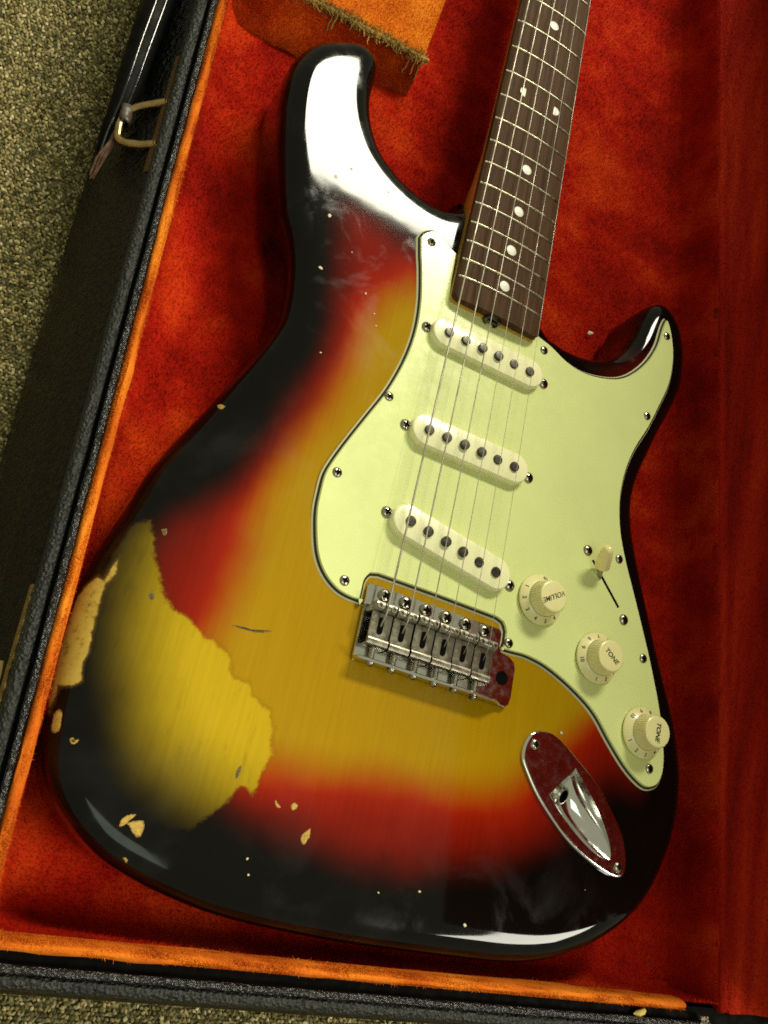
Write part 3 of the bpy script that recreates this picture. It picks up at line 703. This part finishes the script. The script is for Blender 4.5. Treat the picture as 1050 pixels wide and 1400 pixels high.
def make_body():
    pts = [OL]
    for d in (.05, .2, .45, .8, 1.3, 1.9, 2.6, 3.4, 4.3, 5.3, 6.4, 7.6, 8.9, 10.2, 11.5, 12.8, 14.2, 15.8):
        q = offset_poly(OL, d)
        pts.append(q[poly_dist(q, OL) > d-.12*min(1, d)])
    g = np.array([(x, y) for x in np.arange(-160, 172, 3.2) for y in np.arange(-140, 318, 3.2)])
    g = g+rng.uniform(-.4, .4, g.shape); dg = poly_dist(g, OL); g = g[dg > RND+3.4]; pts.append(g)
    for poly, wd, sp in ((WEAR, 3.5, 1.15), (EDGE_WEAR, 4, .8)):
        P = np.array(poly); lo, hi = P.min(0)-wd, P.max(0)+wd
        f = np.array([(x, y) for x in np.arange(lo[0], hi[0], sp) for y in np.arange(lo[1], hi[1], sp)])
        f = f+rng.uniform(-.15, .15, f.shape)
        f = f[(np.abs(poly_dist(f, P)) < wd)]
        f = f[poly_dist(f, OL) > (15 if poly is WEAR else .5)]; pts.append(f)
    A = np.vstack(pts); n0 = len(OL)
    res = delaunay_2d_cdt([Vector(p) for p in A], [(i, (i+1) % n0) for i in range(n0)], [], 1, 1e-4)
    V2 = np.array([(v.x, v.y) for v in res[0]]); tris = res[2]
    z, d = body_z(V2)
    jd = poly_dist(V2, offset_poly(JK, 2.5)); 
    tris = [t for t in tris if min(jd[i] for i in t) <= 0 or True]
    cen = np.array([V2[list(t)].mean(0) for t in tris]); jc = poly_dist(cen, offset_poly(JK, 3.5))
    tris = [t for t, q in zip(tris, jc) if q < 0]
    V = [(x, y, zz) for (x, y), zz in zip(V2, z)]
    # outline loop indices in the triangulation
    orig = res[3]; loop = [None]*n0
    for i, o in enumerate(orig):
        for k in o:
            if k < n0: loop[k] = i
    F = [tuple(t) for t in tris]; prev = loop
    zt = np.array([z[i] for i in loop])
    steps = [(.5, None)]
    for th in (0, 22, 45, 68, 90):
        dd = 6.0*(1-math.cos(math.radians(th))); zz = -THICK+6.0*(1-math.sin(math.radians(th)))
        q = offset_poly(OL, dd); base = len(V)
        V += [(x, y, min(zz, zt[k]-.5-(0 if th else 0)) if th == 0 else zz) for k, (x, y) in enumerate(q)]
        cur = list(range(base, base+n0))
        F += [(prev[i], cur[i], cur[(i+1) % n0], prev[(i+1) % n0]) for i in range(n0)]
        prev = cur
    bv2, bf2 = tri_fill(q); base = len(V); V += [(x, y, -THICK) for x, y in bv2]; F += [tuple(base+i for i in t) for t in bf2]
    me = bpy.data.meshes.new('body'); me.from_pydata([tuple(c*S for c in v) for v in V], [], F)
    bm = bmesh.new(); bm.from_mesh(me); bmesh.ops.recalc_face_normals(bm, faces=bm.faces); bm.to_mesh(me); bm.free()
    VV = np.array(V)[:, :2]
    # close the burst lines under the pickguard
    bl = BLACK_LINE+[(139, -45), (138, -10), (118, 40), (98, 85), (92, 118), (98, 150), (112, 185), (112, 215), (100, 205), (70, 172), (35, 168), (-20, 190), (-45, 205)]
    rl = RED_LINE+[(112, -8), (105, 20), (88, 60), (70, 100), (66, 130), (40, 150), (-15, 160), (-40, 178)]
    top = np.array(V)[:, 2]
    side = np.clip((-top-10)/6, 0, 1)*0
    add_attr(me, 'db', poly_dist(VV, resample(bl, 3))-side); add_attr(me, 'dr', poly_dist(VV, resample(rl, 3)))
    add_attr(me, 'wear', poly_dist(VV, np.array(WEAR)))
    ed = poly_dist(VV, np.array(EDGE_WEAR)); ed = np.where(top < -16, -np.abs(top+16)*.6-.5, ed)
    add_attr(me, 'edge', ed)
    return gp(link('body', me, M['body'], guitar, 70))
body = make_body(); body['label'] = 'solid body in black, red and amber sunburst lacquer'

# lacquer chips: thin bare patches lying in the finish
def m_chip(name, a, b):
    t = NT(name); t.p(Base_Color=t.ramp(t.noise(900, 4, .7), [(.3, a), (.7, b)]), Roughness=.6, Specular_IOR_Level=.2); return t.mat
M['chip_wood'] = m_chip('bare_wood_chip', (.26, .15, .022), (.50, .33, .07))
M['chip_pale'] = m_chip('pale_chip', (.40, .36, .24), (.70, .65, .48))
M['chip_dark'] = m_chip('dark_dent', (.05, .04, .02), (.13, .10, .035))
M['chip_rim'] = m_chip('broken_lacquer_edge', (.10, .055, .012), (.30, .19, .05))
def chip(poly, mat):
    P = resample(cr(poly, 4), .5); P = P+rng.normal(0, .10, P.shape)
    c = P.mean(0); ring = [P, c+(P-c)*(.84 if len(P) > 9 else .7)]
    A = np.vstack(ring+[c[None]]); z = body_z(A)[0]; n = len(P)
    V = [(x, y, zz+(.10 if k >= n else .03)) for k, ((x, y), zz) in enumerate(zip(A, z))]
    F1 = [(i, (i+1) % n, n+(i+1) % n, n+i) for i in range(n)]; F2 = [(n+i, n+(i+1) % n, 2*n) for i in range(n)]
    mb = MB().add(V, F1, 1); mb.f += F2; mb.m += [0]*len(F2)
    gp(mb.build('paint_chip', [mat, M['chip_rim']], guitar, 180))
for k, v in CHIPS.items():
    chip(v, M['chip_dark'] if k in ('c10', 'c11', 'c12', 'c13') else M['chip_wood'] if k[0] == 'c' else M['chip_pale'])
for x, y, r in ((-66, 152, .5), (-88, 118, .5), (-30, 88, .0), (20, -112, .6), (-60, -120, .5), (-62, -114, .45), (0, -116, .4), (-98, 228, .6), (-75, 226, .5), (-86, 180, .4), (110, -95, .3)):
    if r: chip([(x+r*math.cos(t)*1.4, y+r*math.sin(t)) for t in np.linspace(0, 5.6, 7)], M['chip_pale'])

# ---- pickguard of three plies
def filled(P, z0, z1, P1=None, holes=None):
    """prism between outline P at z0 and P1 at z1, both caps"""
    P1 = P if P1 is None else P1; n = len(P)
    V = [(x, y, z0) for x, y in P]+[(x, y, z1) for x, y in P1]
    F = [(i, (i+1) % n, n+(i+1) % n, n+i) for i in range(n)]
    for Q, zz in ((P, z0), (P1, z1)):
        v2, f2 = tri_fill(Q); b = len(V); V += [(x, y, zz) for x, y in v2]; F += [tuple(b+i for i in t) for t in f2]
    return V, F
notch = [(38.6, 3.6), (39.6, 9), (39.4, 14.2), (37.6, 17.2), (34, 18.2), (0, 18.6), (-33, 18.4), (-36.6, 17.4), (-38.0, 14.5), (-38.0, 4.2)]
neckcut = [(-27.4, 210.1), (-27.0, 206), (-26.5, 190), (-25.6, 183), (-22, 180.5), (22, 180.5), (26, 183), (28.5, 187.5), (30.4, 186.3)]
def seg(P, n=5): return [tuple(p) for p in cr(P, n, False)]
GP = seg(GUARD_A)+neckcut[1:-1]+seg(GUARD_B)+notch+seg(GUARD_C)
GP = resample(GP, 1.3)
o0, o1, o2, o3 = GP, offset_poly(GP, .75), offset_poly(GP, 1.8), offset_poly(GP, 2.3)
V, F = filled(o1, 1.55, 2.4, offset_poly(GP, 1.75))
guard = gp(MB().add(*filled(o2, 1.50, 2.35, o3)).build('pickguard', M['mint'], guitar, 30))
guard['label'] = 'mint green pickguard'
for nm, a, b, z0, z1, mt in (('middle_ply', o1, o2, .72, 1.5, 'guard_black'), ('bottom_ply', o0, o1, .02, .72, 'guard_cream')):
    o = MB().add(*filled(a, z0, z1, b)).build(nm, M[mt], guard, 30)

# ---- screws
def screw_mesh(name, r, h, dome=True, cross=.62):
    mb = MB(); prof = [(r, -.6), (r, .12*h)]+[(r*math.cos(t), .12*h+.88*h*math.sin(t)) for t in np.linspace(.15, 1.45, 6)]
    mb.lathe(prof, 18)
    c = r*cross; w_ = r*.17
    for ang in (0, math.pi/2):
        pts = []
        for x, y in ((-c, -w_), (-c*.3, -w_*1.25), (c*.3, -w_*1.25), (c, -w_), (c, w_), (c*.3, w_*1.25), (-c*.3, w_*1.25), (-c, w_)):
            rr = math.hypot(x, y)/r; z = .12*h+.88*h*math.sqrt(max(0, 1-rr*rr))+.10+(ang > 0)*.015
            pts.append((x*math.cos(ang)-y*math.sin(ang), x*math.sin(ang)+y*math.cos(ang), z))
        mb.add(pts, [(0, 1, 6, 7), (1, 2, 5, 6), (2, 3, 4, 5)], 1)
    me = mb.mesh(name)
    me.materials.append(M['screw']); me.materials.append(M['dark'])
    me.polygons.foreach_set('use_smooth', [p.material_index == 0 for p in me.polygons]); me.set_sharp_from_angle(angle=math.radians(50))
    return me
ME_S, ME_P, ME_B = screw_mesh('guard_screw', 2.55, 1.15), screw_mesh('pickup_screw', 3.0, 1.7), screw_mesh('bridge_screw', 3.5, 2.0)
def put(name, me, x, y, z, rz=0, parent=None, tilt=(0, 0)):
    o = bpy.data.objects.new(name, me); COL.objects.link(o); o.location = (x*S, y*S, z*S); o.rotation_euler = (tilt[0], tilt[1], rz)
    if parent is None: gp(o)
    else: o.parent = parent
    return o
for x, y in ((-45.1,207.8),(-48.7,109.8),(-65.6,60.6),(-49.4,11.3),(43.6,9.1),(140.1,-29.8),(128.5,26.1),(104.8,75.4),(112.5,168.5),(120.5,228.0),(35.8,177.4)):
    put('pickguard_screw', ME_S, x, y, 2.3, random.uniform(0, 1.5), None, (random.gauss(0, .04), random.gauss(0, .04)))

# ---- pickups: cover, pole pieces, height screws
def stadium(l, w_, n=10):
    r = w_/2; a = l/2-r
    return [(a+r*math.cos(t), r*math.sin(t)) for t in np.linspace(-math.pi/2, math.pi/2, n)]+[(-a+r*math.cos(t), r*math.sin(t)) for t in np.linspace(math.pi/2, 1.5*math.pi, n)]
def pickup(cy, top, rz, hts, cx=0.1, label=None):
    mb = MB(); rings = []
    for l, w_, z in ((71.2, 17.6, 2.0), (70.9, 17.3, top-1.6), (70.5, 16.9, top-.8), (69.6, 16.0, top-.2), (68.6, 15.0, top)):
        rings.append([(x, y, z) for x, y in stadium(l, w_, 14)])
    mb.loft(rings, True, (False, True))
    cov = mb.build('pickup_cover', M['cream'], guitar, 40); cov.location = (cx*S, cy*S, 0); cov.rotation_euler = (0, 0, rz); gp(cov)
    if label: cov['label'] = label
    for i, h in enumerate(hts):
        po = MB().lathe([(2.62, -2), (2.62, h-.35), (2.35, h-.05), (1.6, h), (.2, h)], 18).build('pole_piece', M['pole'], cov, 40)
        po.location = ((i-2.5)*10.4*S, 0, top*S)
    for sx in (-1, 1):
        x, y = sx*37.9, 0; c, s_ = math.cos(rz), math.sin(rz)
        put('pickup_screw', ME_P, cx+x*c+.6, cy+x*s_, 2.3, random.uniform(0, 1.5))
H = (1.3, 1.5, 2.1, 1.9, .9, 1.3)
pickup(157.0, 6.6, 0, H, .3, 'neck pickup cover, aged white')
pickup(98.9, 7.0, math.radians(.3), H, .6, 'middle pickup cover, aged white')
pickup(44.4, 7.4, math.radians(-9.8), H, .5, 'slanted bridge pickup cover, aged white')

# ---- neck, fretboard, frets, dots
def hw(y): return 20.9+(648-y)*(27.9-20.9)/455
NECK_END, NECK_TOP, FB = 178.6, 640, 9.5
def crown(x): return -x*x/(2*184.0)
mb = MB(); rings = []
def fb_ring(y, inset=0.0):
    wv = hw(y)-inset; r = []
    for x in np.linspace(-wv+.9, wv-.9, 13): r.append((x, y, FB+crown(x)))
    r += [(wv-.2, y, FB+crown(wv)-.45), (wv, y, FB+crown(wv)-1.2), (wv, y, 4.3), (-wv, y, 4.3), (-wv, y, FB+crown(wv)-1.2), (-wv+.2, y, FB+crown(wv)-.45)]
    return r
ys = [(NECK_END, 3.2), (NECK_END+.7, 1.6), (NECK_END+1.6, .7), (NECK_END+3.2, 0)]+[(y, 0) for y in np.linspace(190, NECK_TOP, 24)]
mb.loft([fb_ring(y, i) for y, i in ys], True, (True, True))
fbd = gp(mb.build('fretboard', M['rosewood'], guitar, 35))
mb = MB(); rings = []
def neck_ring(y, k, inset=0):
    wv = hw(y)-inset; r = [(-wv, y, 4.25), (wv, y, 4.25)]
    for t in np.linspace(0, math.pi, 13):
        cx, cz = math.cos(t), math.sin(t)
        q = k; e = 2/(2+6*(1-q))
        r.append((wv*math.copysign(abs(cx)**e, cx), y, 4.2-(20.0-3.0*q-.008*max(0, y-300))*abs(cz)**e))
    return r
ny = [(NECK_END-.7, 0, 3.2), (NECK_END-.2, 0, 1.4), (NECK_END+1.5, 0, .2), (190, 0, 0), (225, 0, 0), (240, .1, 0), (252, .4, 0), (264, .75, 0), (280, .95, 0)]+[(y, 1, 0) for y in np.linspace(300, NECK_TOP, 14)]
mb.loft([neck_ring(*q) for q in ny], True, (True, True))
gp(mb.build('neck', M['maple'], guitar, 40))
def fret_y(n): return 648*2**(-n/12)
for n in range(21, 0, -1):
    y = fret_y(n); wv = hw(y)-.25; rings = []
    if y > NECK_TOP-4: continue
    for x in np.linspace(-wv, wv, 15):
        e = max(0, abs(x)-(wv-1.2))/1.2; hh = 1.0*math.sqrt(max(0.02, 1-e*e*.95))
        rings.append([(x, y+.85*math.cos(t), FB+crown(x)-.1+hh*math.sin(t)*.9) for t in np.linspace(0, math.pi, 7)])
    gp(MB().loft(rings, False, (False, False)).build('fret', M['fret'], guitar, 60))
for n in (21, 19, 17, 15, 12, 9, 7, 5, 3):
    y = (fret_y(n)+fret_y(n-1))/2
    for x in ((-11.2, 11.2) if n == 12 else (0,)):
        r = 3.15 if n >= 12 else 3.2
        o = MB().lathe([(r, -.5), (r, .06), (r-.15, .09), (.3, .09)], 26).build('inlay_dot', M['dot'], guitar, 40)
        o.location = (x*S, y*S, (FB+crown(x))*S); o.rotation_euler = (0, -x/184, 0); gp(o)
# truss rod nut in its scallop at the end of the neck
mb = MB(); mb.lathe([(5.2, 0), (5.4, 1.0), (4.6, 2.6), (3.2, 3.2), (3.0, 1.8), (.3, 1.6)], 20)
mb.box(-2.8, 2.8, -.5, .5, 1.7, 3.0)
tr = mb.build('truss_rod_nut', M['pole'], guitar, 40); tr.rotation_euler = (math.radians(68), 0, 0); tr.location = (-1.2*S, (NECK_END+.4)*S, 3.6*S); gp(tr)

# ---- bridge
PL = [(-36.4, 14.2), (36.4, 14.2), (37.8, 13.4), (38.4, 12.0), (38.4, 5.5), (39.4, 3.2), (44.5, 2.4), (48, .6), (49.2, -2.5), (49.4, -17), (48.6, -20.6), (46.4, -22.4), (-36.0, -22.4), (-36.9, -21.5), (-37.2, -20), (-37.2, 12.4), (-37.0, 13.6)]
plate = gp(MB().add(*filled(PL, 1.0, 2.7)).build('bridge_plate', M['chrome'], guitar, 30))
bv_ = plate.modifiers.new('b', 'BEVEL'); bv_.width = .0005; bv_.segments = 2; bv_.limit_method = 'ANGLE'
fl = MB(); rings = []
for x in (-37.0, -36.0, 36.0, 37.0, 44.0, 46.2):
    zt = 9.0 if abs(x) < 36.5 else 8.4 if x < 40 else 3.2
    rings.append([(x, -22.4, 2.2), (x, -22.4, zt-.5), (x, -22.0, zt), (x, -21.3, zt), (x, -20.9, zt-.5), (x, -20.7, 2.7)])
fl.loft(rings, True, (True, True)); fl.build('plate_flange', M['chrome'], plate, 30)
ah = MB().lathe([(3.5, 0), (3.5, .12), (2.9, .16), (2.7, .03), (.2, .02)], 22).build('arm_hole', M['dark'], plate, 40); ah.location = (42.6*S, -9.0*S, 2.75*S)
for i in range(6):
    put('pivot_screw', ME_B, (i-2.5)*11.27, 10.5, 2.9, random.uniform(0, 1.5), None, (.05, random.gauss(0, .06)))
BX = [-1.3+(i-2.5)*11.25 for i in range(6)]
def grub():
    mb = MB(); n = 12
    mb.lathe([(1.55, -9), (1.55, -.2), (1.35, .05), (.8, .05)], n, cap=False)
    mb.lathe([(.8, .05), (.78, -.9), (.1, -.95)], 6, mi=1, cap=False)
    me = mb.mesh('height_screw'); me.materials.append(M['nickel']); me.materials.append(M['dark']); return me
ME_G = grub()
mb = MB(); mb.lathe([(1.25, 0), (1.25, 3.6)], 10)
def thread_mesh(r, l, turns, rw, name, mat):
    mb = MB(); N_ = turns*10
    mb.tube([(r*math.cos(2*math.pi*k/10), r*math.sin(2*math.pi*k/10), l*k/N_) for k in range(N_+1)], rw, 5)
    me = mb.mesh(name); me.materials.append(mat); me.polygons.foreach_set('use_smooth', [True]*len(me.polygons)); return me
ME_SPR = thread_mesh(1.75, 5.6, 6, .33, 'spring', M['nickel'])
sad0 = None
for i, x in enumerate(BX):
    z = 10.6+(.5 if i in (2, 3) else 0)-(.2 if i in (0, 5) else 0)
    mb = MB(); a = 5.2
    # bent sheet steel: front lip, flat deck, rolled rear flange
    deck = z-2.0
    def bar(ring, x0, x1):
        mb.loft([[(x0, y, zz) for y, zz in ring], [(x0+.25, y, zz) for y, zz in ring], [(x1-.25, y, zz) for y, zz in ring], [(x1, y, zz) for y, zz in ring]], True, (True, True))
    bar([(5.0, deck-2.6), (5.2, z-.6), (4.7, z+.45), (3.6, z+.95), (2.2, z+.9), (1.0, z+.2), (.2, z-1.2), (0, deck-1.0)], -a, a)
    bar([(.4, deck-.9), (.4, deck-.02), (-11.0, deck-.28), (-11.0, deck-1.2)], -a, a)
    bar([(-10.6, deck-.9), (-11.2, deck+.1), (-12.2, deck+.75), (-13.6, deck+.85), (-14.9, deck+.35), (-15.6, deck-.8), (-15.8, deck-5.6), (-14.6, deck-5.7), (-14.2, deck-1.6)], -a, a)
    sd = mb.build('bridge_saddle', M['saddle'], guitar, 32)
    sd.location = (x*S, (0 if i % 2 else .3)*S, 0); gp(sd)
    st = stadium(8.2, 2.9, 7)
    MB().add([(yy, -5.6+xx, deck+.035-(xx+5.6)*0) for xx, yy in st]+[(yy, -5.6+xx, deck-.6) for xx, yy in st], [tuple(range(14))]+[(k, (k+1) % 14, 14+(k+1) % 14, 14+k) for k in range(14)]).build('string_slot', M['dark'], sd, None)
    for sx in (-1, 1):
        put('height_screw', ME_G, sx*3.55, 2.6, z+1.35, random.uniform(0, 1), sd)
    it = MB(); it.tube([(0, -15, z-5.2), (0, -22.6, z-5.4)], 1.2, 10)
    for k in range(6): it.tube([(0, -16.2-k*.85, z-5.2), (0, -16.6-k*.85, z-5.2)], 1.5, 10)
    it.build('intonation_screw', M['nickel'], sd, 40)
    hd_ = put('screw_head', ME_S, 0, -22.5, z-5.4, random.uniform(0, 1.5), sd, (math.radians(90), 0)); hd_.scale = (.8, .8, 1.5)

# ---- strings
RADS = (.50, .40, .29, .20, .155, .13)
for i, x in enumerate(BX):
    z = 11.9+(.5 if i in (2, 3) else 0)-(.2 if i in (0, 5) else 0); r = RADS[i]
    xn = (i-2.5)*7.05; yn = 648; t = (NECK_TOP-4)/yn
    pts = [(x+.15, -8.2, z-7.5), (x+.05, -5.0, z-3.0), (x, -1.2, z-.5), (x, .6, z+r), (x, 3.0, z+r+.15), (x, 5, z+r+.13), ((x+(xn-x)*t), NECK_TOP-4, FB+3.0)]
    gp(MB().tube(pts, r, 8).build('string', M['wound' if i < 3 else 'steel'], guitar, 80))

# ---- knobs
def text_mesh(body_, size, shear=0.0, bold=0.0):
    cu = bpy.data.curves.new('t', 'FONT'); cu.body = body_; cu.size = size*S; cu.shear = shear; cu.offset = bold*S
    cu.align_x = 'CENTER'; cu.align_y = 'CENTER'; cu.extrude = .00004
    o = bpy.data.objects.new('t', cu); COL.objects.link(o)
    dg = bpy.context.evaluated_depsgraph_get(); me = bpy.data.meshes.new_from_object(o.evaluated_get(dg))
    bpy.data.objects.remove(o); bpy.data.curves.remove(cu)
    me.materials.clear(); me.materials.append(M['ink'])
    return me
NUMS = {n: text_mesh(str(n), 2.9, 0, .04) for n in range(1, 11)}
def knob(x, y, word, ang, a1, label, bold, tilt):
    mb = MB(); n = 120
    mb.lathe([(12.6, 0), (13.2, .35), (13.25, 1.1), (12.9, 1.55), (9.7, 3.3), (9.2, 3.6)], 48, cap=False)
    def fr(r, z, amp): return [((r+amp*(i % 3 == 0)-amp*(i % 3 != 0))*math.cos(2*math.pi*i/n), (r+amp*(i % 3 == 0)-amp*(i % 3 != 0))*math.sin(2*math.pi*i/n), z) for i in range(n)]
    mb.loft([fr(9.0, 3.5, .02), fr(8.85, 4.0, .16), fr(8.35, 10.6, .16), fr(8.2, 11.3, .08), fr(7.95, 11.75, 0)], True, (False, False))
    mb.lathe([(7.95, 11.75), (7.5, 12.05), (7.0, 12.1), (3, 12.02), (.2, 12.0)], 48, cap=False)
    k = mb.build('knob', M['cream_knob'], guitar, 38); k.location = (x*S, y*S, 3.0*S); k.rotation_euler = (*tilt, 0); gp(k); k['label'] = label
    tm = text_mesh(word, 3.75 if len(word) > 4 else 3.7, .25, bold)
    to = bpy.data.objects.new('lettering', tm); COL.objects.link(to); to.parent = k; to.location = (0, 0, 12.13*S); to.rotation_euler = (0, 0, math.radians(ang))
    for q in range(1, 11):
        a = math.radians(a1+32.2*(q-1)); o = bpy.data.objects.new('numeral', NUMS[q]); COL.objects.link(o); o.parent = k
        r = 11.35; o.location = (r*math.cos(a)*S, r*math.sin(a)*S, 2.52*S)
        o.rotation_euler = (Matrix.Rotation(a+math.pi/2, 3, 'Z') @ Matrix.Rotation(math.radians(28.7), 3, 'X')).to_euler()
    return k
knob(57.4, 36.2, 'VOLUME', -147, 160, 'volume knob nearest the bridge pickup', .02, (.0, .01))
knob(97.3, 17.0, 'TONE', -33, -91, 'middle tone knob', .06, (.01, 0))
knob(132.4, -13.0, 'TONE', -91, -146, 'tone knob at the tip of the pickguard', .10, (0, -.01))

# ---- selector switch
for x, y in ((83.4, 73.0), (112.5, 42.9)): put('switch_screw', ME_P, x, y, 2.1, random.uniform(0, 1.5))
sa = math.atan2(48.0-70.0, 108.8-86.5)
sl = MB().box(-14.5, 14.5, -.75, .75, 0, .06).build('switch_slot', M['dark'], guitar, None); sl.location = (97.8*S, 58.6*S, 2.37*S); sl.rotation_euler = (0, 0, math.atan2(47.6-69.6, 109-86.6)); gp(sl)
ld = Vector((109-86.6, 47.6-69.6, 0)).normalized(); b0 = Vector((93.0, 60.4, 2)); tipd = Vector((-.40, .53, .75)).normalized()
mb = MB(); side_ = Vector((-ld.y, ld.x, 0)); rings = []
for t in (0, 4.0, 8.5):
    p = b0+tipd*t; rings.append([p+ld*1.6+side_*.45, p-ld*1.6+side_*.45, p-ld*1.6-side_*.45, p+ld*1.6-side_*.45])
mb.loft(rings, True, (True, True)); gp(mb.build('switch_lever', M['nickel'], guitar, 30))
mb = MB(); prof = [(.3, 7.6), (3.6, 7.6), (4.1, 8.0), (4.15, 8.8), (3.75, 14), (3.2, 18.4), (2.8, 20.2), (1.9, 21.4), (.9, 21.85), (.1, 21.9)]
mb.lathe(prof, 24, cap=False)
tp = mb.build('switch_tip', M['cream_tip'], guitar, 50); tp.rotation_euler = tipd.to_track_quat('Z', 'Y').to_euler(); tp.location = b0*S; gp(tp)

# ---- output jack
mb = MB()
CUPC = [(94.3,-40.8),(79.9,-56.0)]
E0 = Vector((87.1, -48.4)); T0 = Vector((121.6, -78.6)); ax = (T0-E0).normalized(); nx = Vector((-ax.y, ax.x)); LEN = (T0-E0).length
def halfw(s_): return 10.6*(max(0, 1-s_**2.3))**.62
rim = []
ss = [0, .05, .12, .20, .30, .38, .42, .48, .58, .69, .79, .87, .93, .97, .992]
for s_ in ss: rim.append(E0+ax*(s_*LEN)+nx*halfw(s_))
rimR = [E0+ax*(s_*LEN)-nx*halfw(s_) for s_ in ss][::-1]
RIM = rim+[T0]+rimR
nj, nr = len(JK), len(RIM)
JI = [q for d_ in (.3, .65, 1.6, 3.0) for q in offset_poly(JK, d_)]; rimA = np.array([(p.x, p.y) for p in RIM]); JI = [q for q, d_ in zip(JI, poly_dist(np.array(JI), rimA)) if d_ < -.4]
A = [Vector(p) for p in JK]+[Vector((p.x, p.y)) for p in RIM]+[Vector(q) for q in JI]
res = delaunay_2d_cdt(A, [(i, (i+1) % nj) for i in range(nj)]+[(nj+i, nj+(i+1) % nr) for i in range(nr)], [], 1, 1e-5)
vv = [(v.x, v.y) for v in res[0]]; rimA = np.array([(p.x, p.y) for p in RIM])
ff = [t for t in res[2] if poly_dist(np.array([np.mean([vv[i] for i in t], 0)]), rimA)[0] < 0]
dome = lambda p: 1.3+.5*float(np.clip(poly_dist(np.array([p]), JK)[0]/.6, 0, 1))**.5
mb.add([(x, y, dome((x, y))) for x, y in vv], ff)
mb.loft([[(x, y, .02) for x, y in JK], [(x, y, 1.3) for x, y in JK]], True)
jp = gp(mb.build('jack_plate', M['chrome'], guitar, 40)); jp['label'] = 'boat shaped chrome output jack plate'
cup = MB(); rings = []
for s_ in ss+[1.0]:
    h_ = halfw(s_) if s_ < 1 else 0.05; dep = 11.5*max(0.0, math.sin(math.pi*min(1, s_)**.60))**.9+.02; ex = .62+.2*s_
    c = E0+ax*(s_*LEN)
    rings.append([(c.x+nx.x*h_*math.cos(t), c.y+nx.y*h_*math.cos(t), 1.8-dep*math.sin(t)**ex) for t in np.linspace(0, math.pi, 21)])
cup.loft(rings, False); cup.add(rings[0], [tuple(range(21))])
cp = cup.build('jack_cup', M['chrome'], jp, 60)
jn = MB(); jn.lathe([(4.9, -2), (4.9, 1.6), (4.2, 2.2), (3.6, 2.2)], 20, cap=False); jn.lathe([(3.6, 2.2), (3.4, -1.5), (.2, -1.5)], 20, mi=1, cap=False)
jk = jn.build('jack_socket', [M['nickel'], M['dark']], jp, 40); jk.rotation_euler = Vector((ax.x*.55, ax.y*.55, .83)).to_track_quat('Z', 'Y').to_euler(); jk.location = ((E0.x+ax.x*8.0)*S, (E0.y+ax.y*8.0)*S, -6.6*S)
for x, y in ((68.1, -35.0), (127.2, -81.2)): put('jack_screw', ME_S, x, y, 1.75, random.uniform(0, 1.5), jp)
